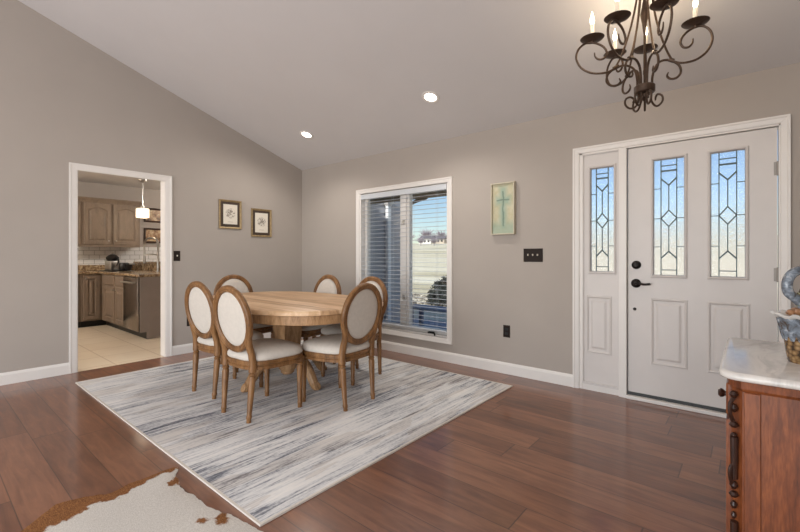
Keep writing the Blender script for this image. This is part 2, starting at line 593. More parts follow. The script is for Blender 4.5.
# venetian blind
vb = thing('venetian_blind', 'white horizontal slat blind hanging open in the tall window', 'blind', (1.925, .02, 1.938))
X0, X1 = WX0 + .028 - 1.925, WX1 - .028 - 1.925
s = B()
box(s, X0 - .004, X1 + .004, -.03, -.02, -.055, .005, bevel=.003)
box(s, X0, X1, -.02, .025, -.045, .0)
obj('valance', s, M['blind'], vb, smooth=False)
s = B()
nsl = 30
for i in range(nsl):
    z = -.095 - i * .0508
    rows = []
    for x in (X0, X1):
        top = [(-.015, .0), (-.008, .0014), (0, .002), (.008, .0014), (.015, 0)]
        rows.append([(x, y, z + h) for y, h in top] + [(x, y, z + h - .0018) for y, h in reversed(top)])
    rings(s, rows)
obj('slats', s, M['blind'], vb)
s = B(); zb = -.095 - nsl * .0508
box(s, X0, X1, -.025, .025, zb - .006, zb + .012, bevel=.004)
obj('bottom_rail', s, M['blind'], vb, smooth=False)
for x in (-.47, -.14, .18, .52):
    s = B()
    for y in (-.017, .017):
        tube(s, [(x, y, -.05), (x, y, zb)], .0012, 5)
    obj('ladder_cord', s, M['blind'], vb)

# ------------------------------------------------------------------ front door and sidelight
def raised_panel(bm, x0, x1, z0, z1, y):
    """moulded surround and a raised field, standing out of a face at y (towards -y)"""
    def loop(s, d): return [(x0 + s, y - d, z0 + s), (x0 + s, y - d, z1 - s), (x1 - s, y - d, z1 - s), (x1 - s, y - d, z0 + s)]
    rows = [loop(0, -.001), loop(.002, .006), (loop(.010, .009)), loop(.018, .004), loop(.024, -.004), loop(.030, -.004), loop(.052, .006), loop(.056, .007)]
    rings(bm, rows, cap0=False, cap1=True)

def caming(bm, x0, x1, z0, z1, y0, y1):
    W, H = x1 - x0, z1 - z0
    def P(u, v): return (x0 + u * W, z1 - v * H)
    def bar(p, q, t=.0032):
        (ax, az), (bx, bz) = P(*p), P(*q)
        d = Vector((bx - ax, bz - az)); L = d.length; d /= L; n = Vector((-d.y, d.x)) * t
        a = [(ax + n.x, az + n.y), (ax - n.x, az - n.y), (bx - n.x, bz - n.y), (bx + n.x, bz + n.y)]
        rings(bm, [[(x, y0, z) for x, z in a], [(x, y1, z) for x, z in a]])
    l, r = .24, .76
    bar((l, 0), (l, 1)); bar((r, 0), (r, 1))
    bar((l, .055), (r, .055)); bar((l, .10), (r, .10), .006); bar((l, .955), (r, .955))
    for v in (.25, .51, .755):
        bar((0, v), (l, v), .0025); bar((r, v), (1, v), .0025)
    bar((l, .165), (.5, .225), .005); bar((.5, .225), (r, .165), .005)
    bar((.5, .225), (.5, .44))
    for p, q in (((.5, .44), (r, .51)), ((r, .51), (.5, .58)), ((.5, .58), (l, .51)), ((l, .51), (.5, .44))):
        bar(p, q, .004)
    bar((.5, .58), (.5, .795))
    bar((.5, .795), (l, .855), .005); bar((.5, .795), (r, .855), .005)

def glazed(parent, x0, x1, z0, z1, y):
    """moulded lite frame, leaded glass and its came"""
    f = B()
    prof = [(0, -.002), (.003, .010), (.010, .014), (.018, .010), (.024, -.012)]
    rows = [[(x0 + s, y - d, z0 + s), (x0 + s, y - d, z1 - s), (x1 - s, y - d, z1 - s), (x1 - s, y - d, z0 + s)] for s, d in prof]
    rings(f, rows, cap0=False, cap1=False)
    fo = obj('lite_frame', f, M['doorwhite'], parent, smooth=False)
    i = .022
    go = boxobj('leaded_glass', M['leaded'], x0 + i, x1 - i, y + .010, y + .016, z0 + i, z1 - i, parent=parent)
    c = B(); caming(c, x0 + i, x1 - i, z0 + i, z1 - i, y + .007, y + .019)
    obj('caming', c, M['caming'], go, smooth=False)

def leaf(bm, x0, x1, z0, z1, y0, y1, holes):
    xs = [x0] + [v for h in holes for v in (h[0], h[1])] + [x1]
    hz0, hz1 = holes[0][2], holes[0][3]
    box(bm, x0, x1, y0, y1, z0, hz0); box(bm, x0, x1, y0, y1, hz1, z1)
    for i in range(0, len(xs), 2):
        box(bm, xs[i], xs[i + 1], y0, y1, hz0, hz1)

DYF = .012
d = B()
g1, g2 = (4.514, 4.756, .985, 1.932), (4.876, 5.112, .985, 1.932)
ins = lambda g: (g[0] + .02, g[1] - .02, g[2] + .02, g[3] - .02)
leaf(d, 4.356, 5.258, .05, 2.03, DYF, DYF + .045, [ins(g1), ins(g2)])
raised_panel(d, 4.514, 4.756, .298, .822, DYF)
raised_panel(d, 4.876, 5.118, .298, .822, DYF)
door = struct(obj('door_1', d, M['doorwhite'], smooth=False))
glazed(door, *g1, DYF); glazed(door, *g2, DYF)
boxobj('door_sweep', M['black'], 4.356, 5.258, DYF - .008, DYF + .04, .029, .052, parent=door)
h = B()
lathe(h, [(.0, .0), (.034, .0), (.034, .006), (.026, .014), (.014, .018), (.012, .03), (.0, .03)], (4.415, DYF, 1.084), 24, 'Y')
box(h, 4.411, 4.419, DYF - .045, DYF - .028, 1.068, 1.10, bevel=.002)
obj('deadbolt', h, M['bronze'], door)
h = B()
lathe(h, [(.0, .0), (.036, .0), (.036, .006), (.028, .014), (.013, .02), (.011, .05), (.0, .052)], (4.413, DYF, .935), 24, 'Y')
tube(h, smooth_path([(4.413, DYF - .045, .935), (4.44, DYF - .052, .938), (4.475, DYF - .05, .930), (4.51, DYF - .048, .934), (4.52, DYF - .047, .938)], 5), [.009] * 20 + [.006], 10)
obj('lever_handle', h, M['bronze'], door)
h = B()
lathe(h, [(0, 0), (.012, 0), (.012, .006), (.006, .012), (0, .012)], (4.403, DYF, .727), 16, 'Y')
obj('lock_button', h, M['bronze'], door)
for z in (1.75, 1.03, .30):
    h = B()
    lathe(h, [(0, -.048), (.007, -.048), (.007, .048), (0, .048)], (5.261, DYF - .006, z), 10)
    box(h, 5.240, 5.259, DYF - .003, DYF, z - .045, z + .045)
    obj('hinge', h, M['hinge'], door)

d = B()
gs = (4.044, 4.268, 1.003, 1.928)
leaf(d, 4.003, 4.293, .05, 2.036, DYF, DYF + .045, [ins(gs)])
raised_panel(d, 4.031, 4.232, .322, .815, DYF)
# bead round the fixed panel
for a in ((4.003, 4.011, -.002, DYF, .05, 2.036), (4.285, 4.293, -.002, DYF, .05, 2.036), (4.011, 4.285, -.002, DYF, 2.028, 2.036), (4.003, 4.293, -.008, DYF, .05, .07)):
    box(d, *a)
side = struct(obj('window_2', d, M['doorwhite'], smooth=False))
glazed(side, *gs, DYF)

# ------------------------------------------------------------------ recessed lights
def downlight(name, x, y, label):
    z = cz(y)
    t = thing(name, label, 'ceiling light', (x, y, z), 0, 'recessed ceiling lights')
    t.rotation_euler = (-atan2(SL, 1), 0, 0)
    b = B()
    lathe(b, [(.085, 0), (.085, -.004), (.079, -.008), (.062, -.007), (.055, -.001)], (0, 0, 0), 32)
    obj('trim_ring', b, M['white'], t)
    b = B()
    lathe(b, [(.0, -.0035), (.056, -.0035), (.056, -.0015), (0, -.0015)], (0, 0, 0), 32)
    obj('lens', b, M['canlight'], t)
    l = light('downlight_lamp', 'SPOT', (0, 0, -.03), 42, (1, .95, .88), spot_size=radians(165), spot_blend=.6, shadow_soft_size=.06)
    l.parent = t
downlight('recessed_light', .955, -.638, 'small round recessed light nearer the wall corner, above the framed prints')
downlight('recessed_light', 2.83, -.633, 'small round recessed light higher in view, above the tall window')

# ------------------------------------------------------------------ area rug
b = B()
RX0, RX1, RY0, RY1 = .446, 3.517, -2.815, -.348
box(b, RX0 + .012, RX1 - .012, RY0 + .012, RY1 - .012, .001, .010)
rug = obj('area_rug', b, M['rug'], smooth=False)
tag(rug, 'large grey and cream streaked rug under the dining table', 'rug')
b = B()
for a in ((RX0, RX1, RY0, RY0 + .012, .001, .0105), (RX0, RX1, RY1 - .012, RY1, .001, .0105), (RX0, RX0 + .012, RY0 + .012, RY1 - .012, .001, .0105), (RX1 - .012, RX1, RY0 + .012, RY1 - .012, .001, .0105)):
    box(b, *a)
obj('binding', b, M['rugedge'], rug, smooth=False)
RZ = .0105

# ------------------------------------------------------------------ cowhide
def hide_mat():
    t = NT('cowhide_hair')
    at = t.n('ShaderNodeAttribute', attribute_name='patch')
    n = t.noise(t.coords(), 26, 4, .6)
    f = t.math('ADD', at.outputs['Fac'], t.math('MULTIPLY', t.math('SUBTRACT', n, .5), .7))
    hair = t.noise(t.coords((40, 160, 40)), 2, 3)
    white = t.ramp(hair, [(.3, rgb(190, 184, 176)), (.7, rgb(218, 213, 206))])
    brown = t.ramp(hair, [(.3, rgb(92, 56, 30)), (.7, rgb(158, 108, 66))])
    msk = t.ramp(f, [(.46, (0, 0, 0, 1)), (.56, (1, 1, 1, 1))])
    t.bump(hair, .3, .004)
    return t.set(t.mix(msk, white, brown), .8, 0, .2)
outline = [(2.80, -3.50), (2.702, -3.395), (2.654, -3.328), (2.698, -3.207), (2.738, -3.157), (2.71, -3.059), (2.716, -2.993), (2.707, -2.90), (2.731, -2.835),
           (2.80, -2.875), (2.847, -2.885), (2.98, -2.912), (3.08, -2.895), (3.164, -2.897), (3.259, -2.885), (3.345, -2.86), (3.443, -2.845), (3.62, -2.83),
           (3.78, -2.92), (3.90, -3.15), (3.95, -3.55), (3.75, -3.95), (3.3, -4.2), (2.95, -4.1), (2.80, -3.85), (2.90, -3.65)]
pts = smooth_path([(x, y, 0) for x, y in outline], 14, closed=True)
cen = V(3.25, -3.42, 0)
discs = [(2.78, -3.50, .13), (2.70, -3.36, .15), (2.70, -3.25, .10), (2.74, -3.15, .085), (2.715, -3.05, .07), (2.715, -2.97, .055), (2.715, -2.88, .045), (2.74, -2.84, .02),
         (2.86, -2.88, .035), (2.885, -2.915, .032), (3.33, -2.89, .028), (3.37, -2.91, .03), (3.29, -2.955, .022), (3.6, -3.6, .3), (3.1, -4.0, .2)]
b = B()
NR = 60
rows = []
for i in range(NR + 1):
    t = i / NR
    row = []
    for k, p in enumerate(pts):
        rag = 1 + .012 * noise.noise(p * 22) + .007 * noise.noise(p * 60)
        q = cen + (p - cen) * rag * t
        z = .0045 + .007 * (1 - t ** 8) + .0025 * noise.noise(q * 5)
        row.append((q.x, q.y, max(.0035, z)))
    rows.append(row)
R = [[b.verts.new(p) for p in r] for r in rows[1:]]
for a, c in zip(R, R[1:]):
    for k in range(len(pts)):
        j = (k + 1) % len(pts)
        b.faces.new((a[k], a[j], c[j], c[k]))
b.faces.new(R[0])
low = [b.verts.new((v.co.x, v.co.y, .001)) for v in R[-1]]
for k in range(len(pts)):
    j = (k + 1) % len(pts)
    b.faces.new((R[-1][k], R[-1][j], low[j], low[k]))
hide = obj('cowhide_rug', b, hide_mat(), angle=60)
at = hide.data.attributes.new('patch', 'FLOAT', 'POINT')
vals = []
for v in hide.data.vertices:
    dmin = max((r - sqrt((v.co.x - x) ** 2 + (v.co.y - y) ** 2)) / .06 for x, y, r in discs)
    vals.append(max(0, min(1, .5 + dmin * .5)))
at.data.foreach_set('value', vals)
tag(hide, 'white and brown cowhide lying on the wood floor', 'rug')

# ------------------------------------------------------------------ dining table
TX, TY = 1.88, -1.55
tb = thing('dining_table', 'large oval bleached oak dining table on a pedestal', 'table', (TX, TY, RZ))
def superell(a, bb, n, k=96, off=0):
    out = []
    for i in range(k):
        t = 2 * pi * i / k
        c, s_ = cos(t), sin(t)
        out.append((math.copysign(abs(c) ** (2 / n), c) * (a - off), math.copysign(abs(s_) ** (2 / n), s_) * (bb - off)))
    return out
TA, TB, TN = .925, .63, 2.8
b = B()
rings(b, [[(x, y, z) for x, y in superell(TA, TB, TN, 96, o)] for o, z in ((.006, .713), (0, .717), (0, .740), (.004, .747), (.010, .75))])
obj('tabletop', b, M['tabletop'], tb, angle=40)
b = B()
rings(b, [[(x, y, z) for x, y in superell(TA, TB, TN, 96, o)] for o, z in ((.036, .64), (.030, .645), (.030, .708), (.020, .7125))])
obj('apron', b, M['tableoak'], tb, angle=40)
b = B()
def sq(h, z): return [(-h, -h, z), (h, -h, z), (h, h, z), (-h, h, z)]
rings(b, [sq(.2, .64), sq(.2, .62), sq(.12, .60), sq(.098, .58), sq(.078, .24), sq(.09, .23), sq(.09, .215), sq(.075, .205)])
bmesh.ops.rotate(b, verts=b.verts, cent=(0, 0, 0), matrix=Matrix.Rotation(radians(0), 3, 'Z'))
obj('pedestal', b, M['tableoak'], tb, smooth=False)
b = B()
lathe(b, [(.07, .24), (.085, .21), (.085, .15), (.078, .12), (.06, .10), (.06, .085), (.045, .07), (.0, .07)], (0, 0, 0), 12)
obj('pedestal_base', b, M['tableoak'], tb)
for k in range(4):
    a = k * pi / 2
    u = V(cos(a), sin(a), 0); sd = V(-sin(a), cos(a), 0)
    path = [u * r + V(0, 0, z) for r, z in ((.05, .19), (.12, .225), (.21, .225), (.295, .175), (.355, .10), (.39, .05), (.42, .036), (.435, .040))]
    P = smooth_path(path, 6)
    n = len(P)
    rad = [.046 - .010 * i / n if i < n * .85 else .034 for i in range(n)]
    b = B(); tube(b, P, rad, 10, side=sd, aspect=1.0)
    for v in b.verts:
        v.co.z = max(v.co.z, .002)
    obj('scroll_foot', b, M['tableoak'], tb)

# ------------------------------------------------------------------ dining chairs
def make_chair():
    root = thing('dining_chair', '', 'chair', (0, 0, 0), 0, 'oval back dining chairs around the table')
    # seat outline
    def outline(off, k=56):
        out = []
        for i in range(k):
            t = 2 * pi * i / k
            c, s_ = cos(t), sin(t)
            x = math.copysign(abs(c) ** .56, c); y = math.copysign(abs(s_) ** .56, s_)
            wdt = .212 + .029 * (y + 1)
            out.append(((x * (wdt - off)), y * (.23 - off) + .017 + .014 * (1 - x * x) * max(0, y)))
        return out
    b = B()
    rings(b, [[(x, y, z) for x, y in outline(o)] for o, z in ((.012, .350), (.004, .353), (.004, .372), (.009, .376), (.009, .384), (.0, .389), (.0, .408), (.006, .413), (.03, .414))])
    obj('seat_rail', b, M['oak'], root, angle=50)
    b = B()
    rings(b, [[(x, y, z) for x, y in outline(o)] for o, z in ((.010, .411), (.002, .424), (.003, .446), (.018, .466), (.055, .481), (.11, .489), (.17, .492))])
    obj('seat_cushion', b, M['fabric'], root, angle=80)
    # front legs
    for s in (-1, 1):
        b = B()
        x, y = s * .205, .192
        box(b, x - .023, x + .023, y - .023, y + .023, .345, .39, bevel=.004)
        lathe(b, [(.018, .348), (.0265, .340), (.0265, .330), (.019, .324), (.0245, .306), (.0165, .05), (.0195, .042), (.0195, .030), (.016, .02), (.0165, 0)], (x, y, 0), 12)
        obj('leg', b, M['oak'], root)
    # rear legs, slightly splayed
    for s in (-1, 1):
        b = B()
        rows = []
        for r, z in ((.024, .42), (.027, .38), (.027, .345), (.020, .336), (.0265, .326), (.020, .316), (.0245, .30), (.0165, .05), (.0195, .042), (.0195, .030), (.016, .02), (.0165, 0)):
            cx = s * (.170 - .012 * (1 - z / .44)); cy = -.185 - .028 * (1 - z / .44) ** 1.2
            rows.append([(cx + r * cos(2 * pi * k / 12), cy + r * sin(2 * pi * k / 12), z) for k in range(12)])
        rings(b, rows)
        obj('leg', b, M['oak'], root)
    # backrest: oval frame and posts, raked backwards
    cb = V(0, -.240, .702); rake = radians(8.5)
    def bk(x, n, z): # n = towards the sitter
        return V(x, cb.y + n * cos(rake) - z * sin(rake), cb.z + z * cos(rake) + n * sin(rake))
    b = B()
    a_, b_ = .202, .217
    rows = []
    prof = [(-.022, -.012), (-.022, .012), (-.014, .019), (-.006, .016), (.004, .021), (.016, .019), (.024, .010), (.024, -.010), (.016, -.019), (.004, -.021), (-.006, -.016), (-.014, -.019)]
    K = 64
    for i in range(K):
        t = 2 * pi * i / K
        dx, dz = cos(t) / a_, sin(t) / b_
        L = sqrt(dx * dx + dz * dz); dx /= L; dz /= L
        rows.append([bk(a_ * cos(t) + dx * r, n, b_ * sin(t) + dz * r) for r, n in prof])
    Rv = [[b.verts.new(p) for p in r] for r in rows]
    for i in range(K):
        A, D = Rv[i], Rv[(i + 1) % K]
        for k in range(len(prof)):
            j = (k + 1) % len(prof)
            b.faces.new((A[k], A[j], D[j], D[k]))
    for s in (-1, 1):
        P = smooth_path([(s * .170, -.188, .38), (s * .166, -.194, .46), bk(s * .165, 0, -.165), bk(s * .182, 0, -.09)], 6)
        tube(b, P, [.026 - .004 * i / len(P) for i in range(len(P))], 10)
    obj('backrest_frame', b, M['oak'], root, angle=45)
    b = B()
    rows = []
    for r, n in ((.0, -.014), (.5, -.013), (.8, -.010), (.95, -.006), (.99, -.001), (.99, .003), (.95, .014), (.8, .024), (.5, .031), (.0, .034)):
        rows.append([bk(.182 * max(r, .001) * cos(2 * pi * i / 48), n, .201 * max(r, .001) * sin(2 * pi * i / 48)) for i in range(48)])
    rings(b, rows)
    obj('backrest_pad', b, M['fabric'], root, angle=80)
    return root

chairs = [
    (1.66, -2.005, 0.065, 'oval-back dining chair on the camera side of the table, nearer the kitchen doorway'),
    (2.312, -2.075, 0.06, 'oval-back dining chair closest to the cowhide, on the near side of the table'),
    (2.606, -1.56, pi / 2 + .075, 'oval-back dining chair at the right end of the table, nearest the viewer on that side'),
    (2.22, -1.055, pi, 'oval-back dining chair on the far side beside the window, half hidden behind another chair'),
    (1.585, -1.085, pi, 'oval-back dining chair on the far side, its rounded top showing near the room corner'),
    (1.060, -1.500, -pi / 2, 'oval-back dining chair at the left end of the table, facing the viewer'),
]
proto = make_chair()
for i, (x, y, rz, lab) in enumerate(chairs):
    if i == 0:
        proto.location = (x, y, RZ); proto.rotation_euler.z = rz; proto['label'] = lab
    else:
        dup(proto, (x, y, RZ), rz, lab)

# ------------------------------------------------------------------ chandelier
CHX, CHY, CHZ = 4.667, -1.143, 2.082
ch = thing('chandelier', 'dark bronze scrolled iron chandelier with six candle lamps', 'chandelier', (CHX, CHY, CHZ))
k_ = .89
b = B()
lathe(b, [(.0, .024), (.046, .024), (.052, .018), (.052, -.014), (.046, -.02), (.0, -.02)], (0, 0, 0), 28)
lathe(b, [(.0, -.02), (.012, -.022), (.010, -.04), (.016, -.05), (.006, -.062), (0, -.064)], (0, 0, 0), 14)
obj('ring', b, M['iron'], ch)
f_ = 1.0
def radial(a, pts, n=8): # (r, z) points into the arm's plane
    return smooth_path([((r * f_ if r > .06 else r) * k_ * cos(a), (r * f_ if r > .06 else r) * k_ * sin(a), z * k_ * (1.04 if z > .1 else 1)) for r, z in pts], n)
def taper(P, r0, r1, tail=.85):
    n = len(P)
    return [r0 if i < n * tail else r0 + (r1 - r0) * (i / n - tail) / (1 - tail) for i in range(n)]
top = .66
for A_, R_ in ((165, .268), (-23, .236), (212, .266), (258, .264), (98, .252), (58, .222)):
    a = radians(40.19 + A_); f_ = R_ / .265
    b = B()
    P = radial(a, [(.042, -.01), (.042, .07), (.06, .13), (.105, .158), (.16, .15), (.205, .115), (.214, .075), (.19, .047), (.155, .046), (.135, .065), (.142, .088)])
    tube(b, P, taper(P, .0062, .003), 8)
    P = radial(a, [(.16, .152), (.20, .132), (.25, .126), (.31, .137), (.365, .175), (.392, .235), (.378, .29), (.335, .322), (.285, .318), (.235, .29), (.213, .25), (.228, .218), (.258, .213), (.28, .232), (.284, .258)])
    tube(b, P, taper(P, .0062, .003), 8)
    tube(b, radial(a, [(.145, .16), (.175, .146)], 2), .0115, 8)
    obj('arm', b, M['iron'], ch)
    cx, cy = R_ * cos(a), R_ * sin(a); dz = .014
    b = B()
    lathe(b, [(.0, .280), (.008, .280), (.01, .290), (.03, .294), (.058, .303), (.064, .309), (.060, .309), (.03, .300), (.0, .298)], (cx, cy, dz), 24)
    obj('drip_pan', b, M['iron'], ch)
    b = B()
    lathe(b, [(.0, .298), (.0115, .298), (.0115, .385), (.009, .388), (.0, .388)], (cx, cy, dz), 14)
    co = obj('candle', b, M['cream_candle'], ch)
    b = B()
    lathe(b, [(.0, .387), (.007, .388), (.0115, .402), (.012, .414), (.009, .430), (.004, .448), (.0015, .462), (.0, .464)], (cx, cy, dz), 14)
    obj('bulb', b, M['bulb'], co)
    l = light('candle_lamp', 'POINT', (cx, cy, .43), 2.0, (1, .80, .55), shadow_soft_size=.03)
    l.parent = ch
    # stay rods sweep up into the crown
    b = B()
    P = radial(a, [(.165, .15), (.13, .22), (.092, .33), (.062, .45), (.043, .56), (.034, .66), (.022, .72)])
    tube(b, P, .0055, 8)
    obj('stay_rod', b, M['iron'], ch)
    b = B()
    P = radial(a, [(.036, -.01), (.036, -.07), (.055, -.105), (.085, -.108), (.108, -.082), (.105, -.05), (.08, -.038), (.06, -.055), (.066, -.075)])
    tube(b, P, taper(P, .0055, .003), 8)
    obj('lower_scroll', b, M['iron'], ch)
b = B()
tube(b, [(0, 0, .0), (0, 0, .30), (0, 0, .52)], .006, 8)
lathe(b, [(.0, .30), (.006, .31), (.012, .36), (.022, .42), (.014, .46), (.008, .5), (.0, .5)], (0, 0, 0), 14)
lathe(b, [(0, .55), (.02, .56), (.026, .6), (.024, .635), (.012, .655), (.008, .665), (0, .667)], (0, 0, 0), 18)
obj('center_stem', b, M['iron'], ch)
ztop = cz(CHY) - CHZ
b = B()
z = .66
i = 0
while z < ztop - .035:
    ring = [(0.011 * cos(2 * pi * q / 14) * (1 if i % 2 else 0), 0.011 * cos(2 * pi * q / 14) * (0 if i % 2 else 1), z + .012 + .018 * sin(2 * pi * q / 14)) for q in range(14)]
    tube(b, ring, .0028, 6, closed=True)
    z += .028; i += 1
obj('chain', b, M['iron'], ch)
b = B()
lathe(b, [(.0, -.04), (.02, -.04), (.05, -.02), (.062, -.006), (.062, .012), (0, .012)], (0, 0, ztop - .01), 28)
obj('canopy', b, M['iron'], ch)

# ------------------------------------------------------------------ wall art, plates
def sketch_mat(name, seed):
    """cream paper with a faint brown botanical plate drawing"""
    t = NT(name)
    v = t.coords()
    sp = t.n('ShaderNodeSeparateXYZ'); t.l(v, sp.inputs[0])
    y, z = sp.outputs[1], sp.outputs[2]
    rr = t.math('SQRT', t.math('ADD', t.math('MULTIPLY', y, y), t.math('POWER', t.math('SUBTRACT', z, .015), 2)))
    n = t.noise(t.coords((1, 1, 1), loc=(seed, seed, seed)), 42, 3, .6, 1.2)
    edge = t.math('SUBTRACT', .072, rr)
    m = t.math('MULTIPLY', t.ramp(edge, [(.0, (0, 0, 0, 1)), (.02, (1, 1, 1, 1))]), t.ramp(n, [(.46, (0, 0, 0, 1)), (.56, (1, 1, 1, 1))]))
    cap = t.math('MULTIPLY', t.math('LESS_THAN', t.math('ABSOLUTE', t.math('ADD', z, .095)), .003), t.math('LESS_THAN', t.math('ABSOLUTE', y), .035))
    m = t.math('MAXIMUM', m, t.math('MULTIPLY', cap, .6))
    return t.set(t.mix(t.math('MULTIPLY', m, .75), rgb(222, 214, 200), rgb(104, 92, 82)), .25, 0, .5)

def print_frame(label, y0, y1, z0, z1, seed):
    cy, czz = (y0 + y1) / 2, (z0 + z1) / 2
    t = thing('framed_print', label, 'picture', (0.0, cy, czz), 0, 'framed prints on the side wall')
    hw, hh = (y1 - y0) / 2, (z1 - z0) / 2
    b = B()
    prof = [(0, 0.001), (0, .018), (.006, .022), (.016, .016), (.024, .012), (.026, .006)]
    rows = [[(d, -hw + s, -hh + s) for _ in (0,)] + [(d, -hw + s, hh - s), (d, hw - s, hh - s), (d, hw - s, -hh + s)] for s, d in prof]
    rings(b, rows, cap0=True, cap1=False)
    obj('frame', b, M['gold'], t, smooth=False)
    b = B(); box(b, .002, .008, -hw + .024, hw - .024, -hh + .024, hh - .024)
    obj('mat_board', b, M['darkmat'], t, smooth=False)
    b = B(); box(b, .006, .0092, -hw + .056, hw - .056, -hh + .06, hh - .056)
    obj('print', b, sketch_mat('botanical_sketch', seed), t, smooth=False)
print_frame('gold framed sketch in a dark mat, left one of the pair beside the doorway', -1.272, -.972, 1.503, 1.872, 3.0)
print_frame('gold framed sketch in a dark mat, right one of the pair near the corner', -.83, -.525, 1.414, 1.796, 9.0)

def cross_mat():
    t = NT('teal_cross_painting')
    v = t.coords()
    sp = t.n('ShaderNodeSeparateXYZ'); t.l(v, sp.inputs[0])
    n = t.noise(v, 14, 4, .6)
    wob = t.math('MULTIPLY', t.math('SUBTRACT', n, .5), .035)
    x = t.math('ADD', sp.outputs[0], wob); z = t.math('ADD', sp.outputs[2], t.math('MULTIPLY', wob, .6))
    def bar(cx, hw, cz_, hh, soft):
        ax = t.math('SUBTRACT', t.math('ABSOLUTE', t.math('SUBTRACT', x, cx)), hw)
        az = t.math('SUBTRACT', t.math('ABSOLUTE', t.math('SUBTRACT', z, cz_)), hh)
        return t.math('SUBTRACT', 1, t.math('DIVIDE', t.math('MAXIMUM', t.math('MAXIMUM', ax, az), 0), soft))
    glow = t.math('MAXIMUM', 0, t.math('MAXIMUM', bar(0, .012, 0, .19, .05), bar(0, .05, .08, .02, .05)))
    core = t.math('MAXIMUM', 0, t.math('MAXIMUM', bar(0, .003, 0, .17, .008), bar(0, .062, .085, .002, .008)))
    low = t.math('MAXIMUM', 0, bar(0, .12, -.20, .03, .07))
    base = t.ramp(n, [(.3, rgb(178, 170, 138)), (.7, rgb(196, 190, 164))])
    c = t.mix(t.math('MULTIPLY', t.math('MAXIMUM', glow, t.math('MULTIPLY', low, .8)), .6), base, rgb(120, 158, 148))
    c = t.mix(t.math('MULTIPLY', core, .6), c, rgb(66, 92, 84))
    return t.set(c, .6, 0, .3)
t = thing('cross_painting', 'shallow cream box frame with a teal painted cross', 'picture', (3.266, 0, 1.62))
b = B()
for a in ((-.125, -.113, -.045, -.001, -.255, .255), (.113, .125, -.045, -.001, -.255, .255), (-.113, .113, -.045, -.001, -.255, -.243), (-.113, .113, -.045, -.001, .243, .255)):
    box(b, *a, bevel=.0015)
obj('frame', b, plain('cream_painted_wood', rgb(186, 178, 158), .6), t, smooth=False)
b = B(); box(b, -.114, .114, -.024, -.001, -.244, .244)
obj('canvas', b, cross_mat(), t, smooth=False)

def plate(name, label, cat, loc, w_, h_, face, toggles=0, sockets=0):
    """wall plate; face = 'back' looks to -y, 'left' looks to +x"""
    t = thing(name, label, cat, loc, 0 if face == 'back' else pi / 2)
    b = B()
    rows = [[(-w_ / 2 + s, -d, -h_ / 2 + s), (-w_ / 2 + s, -d, h_ / 2 - s), (w_ / 2 - s, -d, h_ / 2 - s), (w_ / 2 - s, -d, -h_ / 2 + s)] for s, d in ((0, .0005), (0, .003), (.004, .006), (.008, .0065))]
    rings(b, rows)
    obj('plate', b, M['darkplate'], t, smooth=False)
    for k in range(toggles):
        x = (k - (toggles - 1) / 2) * .046
        b = B()
        box(b, x - .0055, x + .0055, -.018, -.005, -.006, .012, bevel=.002)
        obj('toggle', b, plain('ivory_toggle', rgb(206, 196, 182), .4), t, smooth=False)
    for k in range(sockets):
        z = .02 - .04 * k
        b = B()
        box(b, -.017, .017, -.009, -.005, z - .013, z + .013, bevel=.003)
        for x in (-.007, .006):
            box(b, x - .001, x + .001, -.0095, -.005, z - .005, z + .006)
        obj('socket', b, plain('ivory_socket', rgb(176, 166, 152), .4) if face == 'left' else M['black'], t, smooth=False)
plate('light_switch', 'dark triple toggle switch plate beside the front door', 'switch', (3.56, 0, 1.163), .186, .125, 'back', toggles=3)
plate('power_outlet', 'dark wall outlet low on the wall between window and door', 'outlet', (3.293, 0, .416), .072, .118, 'back', sockets=2)
plate('light_switch', 'dark single toggle switch beside the kitchen doorway', 'switch', (0, -1.77, 1.155), .072, .118, 'left', toggles=1)
plate('power_outlet', 'dark wall outlet beside the kitchen doorway, behind a chair', 'outlet', (0, -1.62, .38), .078, .125, 'left', sockets=2)

# ------------------------------------------------------------------ marble-topped chest
CX0, CX1, CY0, CY1, CH = 5.055, 5.53, -2.035, -1.325, .78
cs = thing('washstand_chest', 'cherry wood chest with a white marble top and carved corner', 'chest', ((CX0 + CX1) / 2, (CY0 + CY1) / 2, 0))
ox, oy = (CX0 + CX1) / 2, (CY0 + CY1) / 2
hx, hy = (CX1 - CX0) / 2, (CY1 - CY0) / 2
cc = .035    # canted front corners
def body(o=0.0):
    return [(-hx + o, -hy + cc + o * .4), (-hx + cc + o * .4, -hy + o), (hx - o, -hy + o), (hx - o, hy - o), (-hx + cc + o * .4, hy - o), (-hx + o, hy - cc - o * .4)]
b = B()
prism(b, body(.012), .06, .742)
rings(b, [[(x, y, z) for x, y in body(o)] for o, z in ((.0, .0), (.0, .07), (.008, .085), (.012, .09))])
rings(b, [[(x, y, z) for x, y in body(o)] for o, z in ((.012, .715), (.006, .725), (.004, .748), (.012, .752))])
obj('body', b, M['cherry'], cs, smooth=False)
# framed side panels
for s in (-1, 1):
    y0_, y1_ = (-hy + .004, -hy + .014) if s < 0 else (hy - .014, hy - .004)
    for a in ((-hx + cc + .008, -hx + cc + .05, y0_, y1_, .09, .715), (hx - .06, hx - .012, y0_, y1_, .09, .715)):
        boxobj('side_stile', M['cherry'], *a, parent=cs, bevel=.002)
